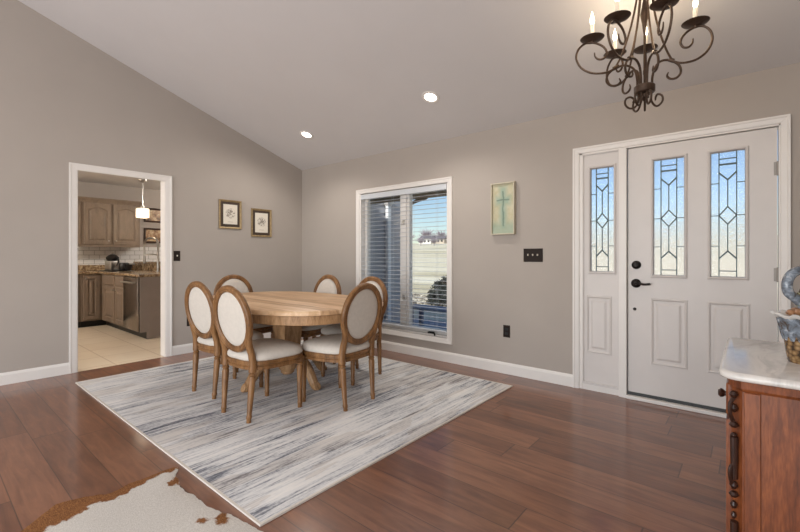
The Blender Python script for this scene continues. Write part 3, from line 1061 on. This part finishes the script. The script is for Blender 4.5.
# marble top
def topo(o):
    P = [(-hx - .022, -hy + .04), (-hx - .018, -hy + .012), (-hx - .008, -hy - .006), (-hx + .012, -hy - .018), (-hx + .04, -hy - .022), (hx + .015, -hy - .022), (hx + .015, hy + .02), (-hx - .012, hy + .02), (-hx - .020, hy + .016), (-hx - .022, hy + .008)]
    cxm = sum(p[0] for p in P) / len(P)
    return [(x - math.copysign(o, x - cxm), y - math.copysign(o, y)) for x, y in P]
b = B()
rings(b, [[(x, y, z) for x, y in topo(o)] for o, z in ((.010, .7525), (.004, .755), (.0, .760), (.0, .768), (.003, .774), (.009, .779), (.013, .78))])
obj('marble_top', b, M['marble'], cs, smooth=True, angle=50)
# top drawer with knobs, two doors below
def turned_knob(parent, y, z):
    b = B()
    lathe(b, [(0, 0), (.009, 0), (.008, .006), (.014, .011), (.016, .018), (.010, .025), (0, .026)], (-hx - .003, y, z), 16, '-X')
    obj('knob', b, M['cherry_dark'], parent)
b = B(); box(b, -hx - .004, -hx + .02, -hy + .06, hy - .06, .615, .725, bevel=.005)
dr = obj('drawer', b, M['cherry'], cs, smooth=False)
for y in (-hy + .12, hy - .12):
    turned_knob(dr, y, .672)
for y0_, y1_, ky in ((-hy + .06, -.004, -.03), (.004, hy - .06, .03)):
    b = B()
    rings(b, [[(-hx - d, y, z) for y, z in ((y0_ + o, .11 + o), (y1_ - o, .11 + o), (y1_ - o, .60 - o), (y0_ + o, .60 - o))] for o, d in ((0, -.015), (0, .004), (.045, .006), (.052, -.002), (.06, -.002), (.08, .005))])
    dd = obj('door', b, M['cherry'], cs, smooth=False)
    b = B()
    rings(b, [[(-hx - d, ky + r * cos(2 * pi * q / 16), .42 + 1.7 * r * sin(2 * pi * q / 16)) for q in range(16)] for r, d in ((.013, .002), (.013, .007), (.008, .009), (.003, .009))])
    obj('escutcheon', b, M['cherry_dark'], dd)
# carved drops on the canted corners
for sgn in (-1, 1):
    b = B()
    c0 = V(-hx + cc / 2 + .004, sgn * (hy - cc / 2 - .004), 0)
    nrm = V(-1, sgn, 0).normalized()
    def at_(d, z): return c0 + nrm * d + V(0, 0, z)
    for (r, z, sq_) in ((.013, .70, 1.0), (.012, .655, 1.3), (.014, .60, .8), (.010, .565, 1.0), (.012, .40, 1.2), (.014, .37, .8), (.010, .335, 1.4), (.008, .30, 1.6)):
        p = at_(.006, z)
        lathe(b, [(0, -r * sq_), (r * .6, -r * .75 * sq_), (r, 0), (r * .6, r * .75 * sq_), (0, r * sq_)], p, 12)
    tube(b, [at_(.004, .09), at_(.004, .28)], .011, 10)
    tube(b, [at_(.004, .42), at_(.004, .56)], [.009, .012], 10)
    tube(b, smooth_path([at_(.006, .69), at_(.018, .67), at_(.019, .64), at_(.012, .62), at_(.006, .60)], 6), .006, 8)
    tube(b, smooth_path([at_(.006, .47), at_(.018, .455), at_(.019, .43), at_(.012, .405), at_(.006, .39)], 6), .006, 8)
    lathe(b, [(.0, .0), (.016, .0), (.018, .02), (.016, .06), (.01, .075), (0, .08)], at_(.002, .005), 12)
    obj('carved_drop', b, M['cherry_dark'], cs)

# ------------------------------------------------------------------ ceramic basket on the chest
bx, by = 5.262, -1.735
bk_ = thing('ceramic_basket', 'glazed basket ornament with blue ribbon handle on the marble top', 'ornament', (bx, by, CH))
def weave():
    t = NT('woven_tan_glaze')
    tc = t.coords((1, 1, 1))
    vz = t.n('ShaderNodeTexVoronoi'); vz.inputs['Scale'].default_value = 70
    t.l(tc, vz.inputs['Vector'])
    col = t.ramp(vz.outputs['Distance'], [(.1, rgb(168, 138, 98)), (.5, rgb(128, 98, 64)), (.8, rgb(62, 48, 36))])
    return t.set(col, .25, 0, .5)
tg = NT('blue_grey_glaze')
gn = tg.noise(tg.coords(), 34, 3, .6, .6)
M['bluegl'] = tg.set(tg.ramp(gn, [(.36, rgb(78, 64, 54)), (.46, rgb(98, 104, 112)), (.58, rgb(128, 138, 150)), (.70, rgb(184, 188, 192))]), .18, 0, .5)
b = B()
lathe(b, [(0, 0), (.043, 0), (.046, .006), (.052, .05), (.058, .10), (.054, .10), (.0, .09)], (0, 0, 0), 28)
obj('basket_body', b, weave(), bk_)
b = B()
rows = []
for z, r in ((.078, .055), (.10, .062), (.13, .068), (.158, .074), (.160, .070), (.13, .06)):
    rows.append([((r + .003 * cos(14 * 2 * pi * k / 84)) * cos(2 * pi * k / 84), (r + .003 * cos(14 * 2 * pi * k / 84)) * sin(2 * pi * k / 84), z) for k in range(84)])
rings(b, rows)
obj('pleated_cloth', b, M['bluegl'], bk_)
b = B()
rows = []
for z, r in ((.155, .068), (.160, .080), (.168, .088), (.172, .080), (.165, .05)):
    rows.append([(r * (1 + .08 * sin(9 * 2 * pi * k / 72)) * cos(2 * pi * k / 72), r * (1 + .08 * sin(9 * 2 * pi * k / 72)) * sin(2 * pi * k / 72), z + .005 * sin(9 * 2 * pi * k / 72)) for k in range(72)])
rings(b, rows)
obj('ruffle', b, plain('white_glaze', rgb(218, 216, 212), .2), bk_)
b = B()
for i in range(14):
    a = i * 2.4; r = .045 * sqrt(i / 14)
    lathe(b, [(0, -.014), (.011, -.009), (.016, 0), (.011, .010), (0, .014)], (r * cos(a), r * sin(a), .176 + .006 * cos(i * 1.7)), 10)
obj('fruit_filling', b, plain('brown_white_glaze', rgb(146, 106, 76), .3, vary=.5, scale=40), bk_)
b = B()
u = V(.764, .645, 0)      # handle plane across the basket
P = smooth_path([u * r + V(0, 0, z) for r, z in ((.0, .17), (-.006, .20), (-.03, .225), (-.058, .25), (-.062, .285), (-.045, .315), (-.01, .328), (.03, .318), (.058, .285), (.055, .245), (.03, .215), (.012, .18))], 8)
tube(b, P, .0155, 12)
obj('handle', b, M['bluegl'], bk_)
b = B()
for z0, z1, s in ((.185, .245, -1), (.19, .30, 1), (.20, .27, .3)):
    tube(b, smooth_path([V(0, 0, z0) + u * (.01 * s), V(0, 0, (z0 + z1) / 2) + u * (-.012 * s), V(0, 0, z1) + u * (.03 * s)], 6), [.011] * 6 + [.009] * 6 + [.004], 8)
obj('vine', b, plain('brown_green_glaze', rgb(92, 74, 52), .25, vary=.4, scale=50), bk_)
b = B()
for k in range(7):
    q = u * (-.03 + .012 * k) + V(0, 0, .20 + .018 * (k % 4))
    dr = V(cos(k * 2.1), sin(k * 2.1), .5).normalized() * .03
    sd = dr.cross(V(0, 0, 1)).normalized() * .011
    up = V(0, 0, .004)
    rings(b, [[q, q + sd * .1, q + up, q - sd * .1], [q + dr * .5 + sd, q + dr * .5 + up, q + dr * .5 - sd, q + dr * .5 - up], [q + dr + sd * .1, q + dr + up * .3, q + dr - sd * .1, q + dr - up * .3]])
obj('leaf', b, plain('pale_leaf_glaze', rgb(170, 170, 130), .25, vary=.3), bk_)

# ------------------------------------------------------------------ kitchen shell
KX = -3.65
struct(boxobj('wall_kitchen_far', M['wall'], KX - .12, KX, -4.6, 1.3, -.1, 2.45))
struct(boxobj('wall_kitchen_back', M['wall'], KX - .12, -.12, 1.3, 1.42, -.1, 2.45))
struct(boxobj('wall_kitchen_front', M['wall'], KX - .12, -.12, -4.72, -4.6, -.1, 2.45))
struct(boxobj('wall_kitchen_side', M['wall'], -.2, -.12, .15, 1.3, -.1, 2.45))
struct(boxobj('ceiling_kitchen', plain('kitchen_ceiling_paint', rgb(206, 202, 200), .9, vary=.01), KX - .12, -.12, -4.6, 1.42, 2.43, 2.55))
struct(boxobj('trim_5', M['subway'], KX, KX + .008, -2.9, -.1, .995, 1.32))          # tiled splash
light('kitchen_fill', 'POINT', (-2.0, -3.9, 2.2), 100, (1, .92, .82), shadow_soft_size=.16)  # added point fills that brighten the kitchen, no fixture modelled
light('kitchen_fill', 'POINT', (-2.0, .2, 2.2), 60, (1, .94, .86), shadow_soft_size=.16)

def cab_panel(bm, to, u0, u1, v0, v1, arch=0.0, th=.02):
    """door slab with a sunk surround and raised field; to(u, v, d)"""
    def loop(s, d, ar=0.0):
        pts = [(u0 + s, v0 + s), (u1 - s, v0 + s)]
        n = 10 if arch else 1
        for k in range(n + 1):
            f = k / n
            dz = 0
            if ar: dz = -ar * (1 - sin(pi * f) ** 1.2)
            pts.append((u1 - s + (u0 - u1 + 2 * s) * f, v1 - s + dz))
        return [to(u, v, d) for u, v in pts]
    rows = [loop(0, 0), loop(0, th - .003), loop(.003, th), loop(.055, th, arch), loop(.062, th - .013, arch), loop(.074, th - .013, arch), loop(.098, th - .001, arch)]
    rings(bm, rows)
far = lambda X: (lambda u, v, d: (X + d, u, v))
run = lambda Y: (lambda u, v, d: (u, Y - d, v))
def knob(parent, p, axis):
    b = B()
    prof = [(0, 0), (.006, 0), (.006, .012), (.014, .02), (.012, .028), (0, .03)]
    if axis == 'x':
        rows = [[(p[0] + z, p[1] + r * cos(2 * pi * k / 12), p[2] + r * sin(2 * pi * k / 12)) for k in range(12)] for r, z in prof]
        rings(b, rows)
    else:
        lathe(b, prof, p, 12, 'Y')
    obj('knob', b, M['steel'], parent)

# upper cabinets
UF = -3.32
def upper(label, y0, y1, doors):
    t = thing('wall_cabinet', label, 'cabinet', (0, 0, 0))
    b = B(); box(b, KX + .001, UF, y0, y1, 1.325, 2.07)
    obj('body', b, M['kcab'], t, smooth=False)
    for (a, c, kn) in doors:
        b = B(); cab_panel(b, far(UF), a, c, 1.35, 2.035, .05)
        dd = obj('door', b, M['kcab'], t, smooth=False)
        knob(dd, (UF + .02, kn, 1.41), 'x')
    b = B()
    prof = [(0, 2.05), (.006, 2.05), (.014, 2.07), (.022, 2.075), (.05, 2.11), (.062, 2.115), (.062, 2.13), (0, 2.13)]
    rings(b, [[(UF + d, y, z) for d, z in prof] for y in (y0, y1 + (.05 if y1 > -1.2 else 0))])
    obj('crown_moulding', b, M['kcab'], t, smooth=False)
    b = B(); box(b, UF - .02, UF + .006, y0, y1, 1.305, 1.326)
    obj('light_rail', b, M['kcab'], t, smooth=False)
    return t
upper('taupe wall cabinet cut off by the left doorway casing', -2.85, -1.951, [(-2.83, -2.42, -2.45), (-2.40, -1.975, -2.36)])
upper('taupe wall cabinet with two arched doors beside the kitchen pictures', -1.949, -1.10, [(-1.925, -1.548, -1.585), (-1.512, -1.125, -1.475)])
ul = boxobj('under_cabinet_light', M['strip_glow'], -3.5, -3.40, -2.3, -1.985, 1.297, 1.323, bevel=.002)
tag(ul, 'small glowing light strip fixed under the left wall cabinet', 'lamp')

# base cabinets
FF, RF = -3.05, -1.745
t = thing('base_cabinet', 'taupe base cabinet on the far wall, at the left doorway edge', 'cabinet')
boxobj('body', M['kcab'], KX + .001, FF, -2.95, -2.012, .1, .86, parent=t)
boxobj('toe_kick', M['black'], KX + .001, FF - .07, -2.95, -2.012, .0, .1, parent=t)
b = B(); cab_panel(b, far(FF), -2.93, -2.06, .13, .84)
obj('door', b, M['kcab'], t, smooth=False)
t = thing('base_cabinet', 'taupe base cabinet filling the inner corner of the kitchen', 'cabinet')
boxobj('body', M['kcab'], (KX + .001, FF, -2.01, -1.12, .1, .86), (FF, -2.9, RF, -1.12, .1, .86), parent=t)
boxobj('toe_kick', M['black'], (KX + .001, FF - .07, -2.01, -1.12, 0, .1), (FF - .07, -2.9, RF + .08, -1.12, 0, .1), parent=t)
b = B(); cab_panel(b, far(FF), -1.99, -1.775, .13, .84)
dd = obj('door', b, M['kcab'], t, smooth=False)
knob(dd, (FF + .02, -1.965, .79), 'x')
t = thing('base_cabinet', 'taupe sink cabinet with two doors beside the dishwasher', 'cabinet')
boxobj('body', M['kcab'], -2.899, -1.886, RF, -1.12, .1, .86, parent=t)
boxobj('toe_kick', M['black'], -2.899, -1.886, RF + .08, -1.12, 0, .1, parent=t)
for (a, c, kx) in ((-2.87, -2.345, -2.38), (-2.31, -1.90, -2.27)):
    b = B()
    rings(b, [[(u, RF - d, v) for u, v in ((a + s, .70 + s), (c - s, .70 + s), (c - s, .84 - s), (a + s, .84 - s))] for s, d in ((0, 0), (0, .016), (.012, .022), (.02, .022))])
    obj('drawer_front', b, M['kcab'], t, smooth=False)
    b = B(); cab_panel(b, run(RF), a, c, .13, .675)
    dd = obj('door', b, M['kcab'], t, smooth=False)
    knob(dd, (kx, RF - .02, .63), 'y')
# dishwasher
t = thing('dishwasher', 'stainless steel dishwasher at the end of the kitchen counter', 'dishwasher')
boxobj('tub', M['black'], -1.882, -1.292, RF + .005, -1.13, .1, .855, parent=t)
boxobj('toe_panel', M['black'], -1.882, -1.292, RF + .08, -1.13, .0, .1, parent=t)
def dw_mat():
    q = NT('stainless_front')
    n = q.noise(q.coords((60, 1, .6)), 3, 3)
    return q.set(q.ramp(n, [(.3, rgb(118, 108, 100)), (.7, rgb(150, 140, 130))]), .22, .9, .5)
boxobj('door', dw_mat(), -1.880, -1.294, RF - .03, RF + .004, .11, .852, bevel=.008, seg=2, parent=t, smooth=True)
b = B()
tube(b, [(-1.82, RF - .075, .782), (-1.355, RF - .075, .782)], .014, 12)
for x in (-1.80, -1.375):
    tube(b, [(x, RF - .028, .782), (x, RF - .075, .782)], .010, 10)
obj('handle', b, M['steel'], t)
ep = B()
box(ep, -1.288, -1.262, RF - .002, -1.12, .1, .86)
box(ep, -1.288, -1.262, RF + .08, -1.12, 0, .1)
tag(obj('end_panel', ep, plain('grey_taupe_panel', rgb(136, 122, 112), .5), smooth=False), 'flat grey-taupe panel closing the counter end beside the dishwasher', 'panel')
# countertop
b = B()
for a in ((KX + .001, FF + .035, -2.95, -1.10, .862, .898), (FF + .035, -1.245, RF - .035, -1.10, .862, .898)):
    box(b, *a, bevel=.006, seg=2)
box(b, KX + .009, KX + .028, -2.95, -1.10, .898, .994, bevel=.002)
tag(obj('countertop', b, M['granite'], smooth=False), 'brown speckled granite countertop over the kitchen base cabinets', 'countertop')
# raised sink ledge
b = B()
box(b, KX + .03, -1.262, -1.098, -.98, .0, 1.02)
lg = obj('bar_ledge', b, M['granite'], smooth=False)
tag(lg, 'raised granite-faced ledge behind the kitchen sink', 'counter')
boxobj('ledge_cap', M['granite'], KX + .03, -1.24, -1.115, -.80, 1.021, 1.05, bevel=.006, parent=lg)

# spring faucet
fx, fy = -2.19, -1.20
fc = thing('kitchen_faucet', 'tall chrome arched spring faucet by the sink ledge', 'faucet', (fx, fy, .8985))
b = B()
lathe(b, [(0, 0), (.032, 0), (.032, .01), (.02, .02), (.018, .20), (.014, .22), (0, .22)], (0, 0, 0), 18)
tube(b, [(0, 0, .05), (.045, 0, .055), (.07, 0, .12)], .009, 8)
obj('base', b, M['steel'], fc)
b = B()
P = smooth_path([(0, 0, .2), (0, 0, .42), (-.03, 0, .50), (-.16, -.01, .545), (-.38, -.02, .545), (-.50, -.02, .50), (-.54, -.02, .42), (-.54, -.02, .33)], 8)
tube(b, P, .011, 10)
for i in range(0, len(P) - 1):
    for f in (0, .5):
        q = P[i].lerp(P[i + 1], f); d_ = (P[i + 1] - P[i]).normalized()
        tube(b, [q - d_ * .003, q + d_ * .003], .016, 10)
obj('spring_hose', b, M['steel'], fc)
b = B()
lathe(b, [(0, .13), (.02, .13), (.024, .16), (.018, .28), (.014, .34), (0, .34)], (-.54, -.02, 0), 14)
obj('spray_head', b, M['steel'], fc)
b = B()
tube(b, [(0, 0, .275), (-.53, -.02, .275)], .007, 8)
obj('dock_arm', b, M['steel'], fc)

# coffee machine on its tray
t = thing('coffee_maker', 'small black and silver coffee maker on the kitchen counter', 'coffee maker', (-3.10, -1.58, .911), radians(20))
b = B(); box(b, -.08, .08, -.085, .085, .0, .16, bevel=.02, seg=3)
obj('base', b, M['steel'], t)
b = B()
lathe(b, [(0, .16), (.07, .16), (.092, .19), (.094, .22), (.06, .25), (.03, .27), (0, .272)], (0, 0, 0), 20)
obj('top', b, M['black'], t)
b = B()
tube(b, smooth_path([(.05, 0, .2), (.13, 0, .2), (.14, 0, .14), (.10, 0, .08)], 5), .012, 8)
obj('handle', b, M['black'], t)
b = B()
lathe(b, [(0, .27), (.012, .27), (.02, .29), (.012, .31), (0, .312)], (0, 0, 0), 12)
obj('knob', b, M['steel'], t)
b = B(); box(b, -3.3, -2.62, -1.72, -1.40, .8985, .910, bevel=.004)
tag(obj('counter_tray', b, M['black'], smooth=False), 'black tray on the granite counter beneath the coffee maker', 'tray')
for (x, y, r, hh, nm, lab, ct) in ((-2.86, -1.48, .075, .13, 'black_canister', 'squat black canister beside the coffee maker', 'canister'), (-2.69, -1.47, .06, .10, 'black_bowl', 'low black bowl at the right end of the counter tray', 'bowl')):
    b = B()
    lathe(b, [(0, 0), (r * .9, 0), (r, .012), (r, hh * .8), (r * .8, hh), (0, hh)] if ct == 'canister' else [(0, 0), (r * .5, 0), (r * .9, hh * .5), (r, hh), (r * .94, hh), (r * .5, .012), (0, .01)], (0, 0, 0), 20)
    tag(obj(nm, b, M['black'], loc=(x, y, .911)), lab, ct)

# pictures in the kitchen
def kpic(label, z0, z1, seed):
    t = thing('framed_picture', label, 'picture', (KX, -.66, (z0 + z1) / 2), 0, 'kitchen pictures')
    hw, hh = .27, (z1 - z0) / 2
    b = B()
    prof = [(0, .001), (0, .02), (.012, .026), (.03, .016), (.034, .008)]
    rings(b, [[(d, -hw + s, -hh + s), (d, -hw + s, hh - s), (d, hw - s, hh - s), (d, hw - s, -hh + s)] for s, d in prof], cap1=False)
    obj('frame', b, plain('dark_walnut_frame', rgb(58, 36, 26), .4), t, smooth=False)
    q = NT('landscape_print')
    n = q.noise(q.coords(loc=(seed, 0, 0)), 9, 4, .6)
    m = q.set(q.ramp(n, [(.35, rgb(96, 72, 50)), (.5, rgb(168, 132, 96)), (.65, rgb(206, 188, 150))]), .4)
    b = B(); box(b, .004, .010, -hw + .03, hw - .03, -hh + .03, hh - .03)
    obj('print', b, m, t, smooth=False)
kpic('dark framed landscape, upper of the two beside the kitchen cabinets', 1.795, 2.065, 1.0)
kpic('dark framed landscape, lower of the two beside the kitchen cabinets', 1.40, 1.683, 5.0)

# pendant
t = thing('pendant_lamp', 'small glass pendant lamp hanging in the kitchen', 'lamp', (-2.66, -1.27, 2.43))
b = B(); lathe(b, [(0, 0), (.075, 0), (.07, -.02), (.03, -.035), (.008, -.05), (0, -.05)], (0, 0, 0), 22)
obj('canopy', b, M['steel'], t)
b = B(); tube(b, [(0, 0, -.045), (0, 0, -.44)], .006, 8); lathe(b, [(0, -.43), (.03, -.44), (.034, -.485), (0, -.49)], (0, 0, 0), 16)
obj('stem', b, M['steel'], t)
b = B()
rows = [[(x * h_, y * h_, z) for x, y in superell(1, 1, 5, 32)] for h_, z in ((.05, -.478), (.083, -.485), (.085, -.49), (.085, -.63), (.078, -.635), (.0, -.632))]
rings(b, rows)
obj('shade', b, M['shade_glow'], t, angle=50)
l = light('pendant_bulb', 'POINT', (0, 0, -.70), 3, (1, .82, .6), shadow_soft_size=.06); l.parent = t

# ------------------------------------------------------------------ outside
def ground_z(y):
    if y < 9: return -.3
    if y < 72: return -.3 + (y - 9) * .0575
    return -.3 + 63 * .0575 + (y - 72) * .045
b = B()
xs = [-150 + i * 6 for i in range(36)]
ys = [1.6, 4, 6, 7.5, 9, 11, 13, 16, 20, 25, 30, 36, 42, 48, 54, 60, 66, 72, 80, 100, 140]
G = [[b.verts.new((x, y, ground_z(y) + (.25 * noise.noise(V(x * .05, y * .05, 0)) if y > 12 else 0))) for x in xs] for y in ys]
for r0, r1 in zip(G, G[1:]):
    for i in range(len(xs) - 1):
        b.faces.new((r0[i], r0[i + 1], r1[i + 1], r1[i]))
def lawn():
    t = NT('dormant_lawn')
    a = t.noise(t.coords((.05, .35, 1)), 1.5, 5, .6)
    c = t.noise(t.coords(), 6, 3)
    k = t.math('ADD', t.math('MULTIPLY', a, .8), t.math('MULTIPLY', c, .2))
    return t.set(t.ramp(k, [(.36, rgb(176, 166, 138)), (.48, rgb(206, 198, 172)), (.62, rgb(222, 216, 196))]), .95, 0, .1)
g = obj('ground', b, lawn(), smooth=True); struct(g)
M['porchfloor'] = plain('shade_blue_concrete', rgb(120, 132, 156), .6, vary=.05, scale=3)  # bluish tint of the porch shade is put into the concrete colour
struct(boxobj('porch_floor', M['porchfloor'], -.1, 7.5, .15, 2.9, -.35, -.12))
struct(boxobj('porch_roof', plain('porch_soffit_boards', rgb(176, 160, 136), .7, vary=.12), -.3, 3.3, .15, 1.28, 2.26, 2.36))
struct(boxobj('porch_beam', plain('porch_beam_wood', rgb(176, 158, 130), .7, vary=.12), -.1, 3.3, 1.20, 1.28, 2.03, 2.26))
b = B()
tube(b, smooth_path([(.94, 1.24, 1.84), (1.02, 1.24, 1.92), (1.16, 1.24, 1.985), (1.4, 1.24, 2.035)], 6), .028, 8)
struct(obj('porch_bracket', b, plain('bracket_wood', rgb(140, 122, 100), .7)))
# lapped siding of the kitchen wing
b = B()
z = -.3
while z < 2.39:
    rings(b, [[(-.19, y, z), (-.088, y, z), (-.102, y, min(z + .15, 2.40)), (-.19, y, min(z + .15, 2.40))] for y in (.151, 2.60)])
    z += .15
struct(obj('wall_siding', b, plain('slate_blue_siding', rgb(172, 173, 178), .7, vary=.04), smooth=False))
ds = thing('downspout', 'white downspout on the siding seen through the left window pane', 'downspout', (-.04, 1.98, -.12))
boxobj('pipe', plain('gloss_white_metal', rgb(240, 240, 240), .4, vary=.01), -.035, .035, -.045, .045, .002, 2.25, bevel=.008, parent=ds)
b = B(); rings(b, [[(-.04, -.05, 2.2), (.04, -.05, 2.2), (.04, .05, 2.2), (-.04, .05, 2.2)], [(-.04, -.12, 2.36), (.10, -.12, 2.36), (.10, .12, 2.36), (-.04, .12, 2.36)]])
obj('hopper', b, M['white'], ds, smooth=False)
# porch bench
pb = thing('porch_bench', 'low blue-grey plank bench on the porch outside the window', 'bench', (1.56, 1.75, -.12))
b = B()
for k in range(3): box(b, -.9, .9, -.19 + k * .13, -.07 + k * .13, .40, .43, bevel=.004)
obj('seat', b, plain('blue_grey_paint', rgb(126, 142, 172), .6), pb, smooth=False)
for x in (-.75, .75):
    for y in (-.15, .13):
        boxobj('leg', plain('dark_bench_leg', rgb(112, 124, 150), .6), x - .03, x + .03, y - .03, y + .03, .0, .40, parent=pb)
# gravel bed
b = B()
box(b, -12, 8, 5.4, 8.3, -.32, -.285)
for i in range(1500):
    x, y = random.uniform(-6.5, 3.5), random.uniform(5.45, 8.25)
    r = random.uniform(.04, .10)
    m4 = Matrix.Translation((x, y, -.28)) @ Matrix.Rotation(random.uniform(0, 6), 4, 'Z') @ Matrix.Diagonal((r, r * .8, r * .55, 1))
    bmesh.ops.create_icosphere(b, subdivisions=1, radius=1, matrix=m4)
def gravel_mat():
    t = NT('river_stones')
    vz = t.n('ShaderNodeTexVoronoi'); vz.inputs['Scale'].default_value = 6
    t.l(t.coords(), vz.inputs['Vector'])
    return t.set(t.ramp(vz.outputs['Color'], [(.2, rgb(78, 74, 68)), (.5, rgb(160, 150, 132)), (.8, rgb(212, 204, 186))]), .9)
gr = obj('gravel', b, gravel_mat()); gr['kind'] = 'stuff'
tag(gr, 'bed of pale river stones between porch and lawn', 'gravel')
# shrub by the bed
sh = thing('evergreen_shrub', 'dark low evergreen shrub seen through the right window pane', 'shrub', (-1.25, 6.6, -.284))
b = B()
for i in range(2600):
    a, e = random.uniform(0, 2 * pi), math.asin(random.uniform(-.1, 1))
    rr = random.uniform(.72, 1.0) * (1 + .15 * noise.noise(V(cos(a) * 2, sin(a) * 2, e * 2)))
    p = V(1.05 * rr * cos(a) * cos(e), 1.0 * rr * sin(a) * cos(e), .12 + .80 * rr * sin(e))
    d1 = V(random.gauss(0, 1), random.gauss(0, 1), random.gauss(.4, 1)).normalized() * .09
    d2 = d1.cross(V(random.gauss(0, 1), random.gauss(0, 1), random.gauss(0, 1))).normalized() * .03
    b.faces.new([b.verts.new(q) for q in (p - d1, p + d2, p + d1, p - d2)])
obj('foliage', b, plain('dark_evergreen', rgb(48, 54, 50), .8, vary=.4, scale=6), sh, smooth=False)
b = B()
for k in range(5):
    a = k * 1.3
    tube(b, [(0, 0, 0), (.25 * cos(a), .25 * sin(a), .3), (.5 * cos(a), .5 * sin(a), .6)], [.03, .02, .01], 6)
obj('stems', b, M['cherry_dark'], sh)
# far trees and houses
def make_tree():
    t = thing('bare_tree', 'bare grey tree in the distant row beyond the field', 'tree', (0, 0, 0), 0, 'bare trees beyond the field')
    b = B(); tube(b, [(0, 0, -.3), (.05, 0, 1.2), (0, .05, 2.6)], [.16, .12, .06], 7)
    obj('trunk', b, plain('grey_bark', rgb(150, 140, 140), .9), t)
    b = B()
    for k in range(160):
        a, e = random.uniform(0, 2 * pi), random.uniform(.1, 1.45)
        L = random.uniform(.9, 1.9)
        z0 = random.uniform(.8, 2.2)
        p0 = V(.4 * cos(a) * random.random(), .4 * sin(a) * random.random(), z0)
        p1 = p0 + V(cos(a) * cos(e), sin(a) * cos(e), sin(e)) * L
        tube(b, [p0, p1], [.05, .02], 4)
    obj('crown', b, plain('grey_twigs', rgb(168, 158, 166), .9), t)
    return t
tree = make_tree()
tp = []
for i in range(22):
    tp.append((-112 + i * 5.8 + random.uniform(-.8, .8), 80 + random.uniform(-2, 3), random.uniform(.6, .85)))
for i in range(15):
    tp.append((-128 + i * 9.6 + random.uniform(-.3, .3), 135 + random.uniform(-2, 2), random.uniform(1.7, 2.1)))
for i, (x, y, s) in enumerate(tp):
    if i == 0:
        tree.location = (x, y, ground_z(y)); tree.scale = (s, s, s)
    else:
        dup(tree, (x, y, ground_z(y)), random.uniform(0, 6), scale=(s * 1.15, s, s * random.uniform(.7, .95)))
def house(x, y, w_, d_, h_, wallc, label):
    t = thing('house', label, 'house', (x, y, ground_z(y) - .2))
    boxobj('walls', plain('house_wall', wallc, .8), -w_ / 2, w_ / 2, -d_ / 2, d_ / 2, 0, h_, parent=t)
    b = B()
    rings(b, [[(xx, -d_ / 2 - .4, h_), (xx, 0, h_ + d_ * .28), (xx, d_ / 2 + .4, h_)] for xx in (-w_ / 2 - .4, w_ / 2 + .4)])
    obj('roof', b, plain('grey_shingle', rgb(104, 100, 104), .8), t, smooth=False)
    for k in (-1, 0, 1):
        boxobj('window', M['black'], k * w_ * .3 - .4, k * w_ * .3 + .4, -d_ / 2 - .03, -d_ / 2, .7, 1.7, parent=t)
house(-87.3, 122, 5.5, 4, 2.0, rgb(226, 222, 214), 'white house across the field, in the middle of the right window pane')
house(-80.5, 121, 5, 4, 1.8, rgb(190, 176, 160), 'tan house across the field, at the right edge of the window')
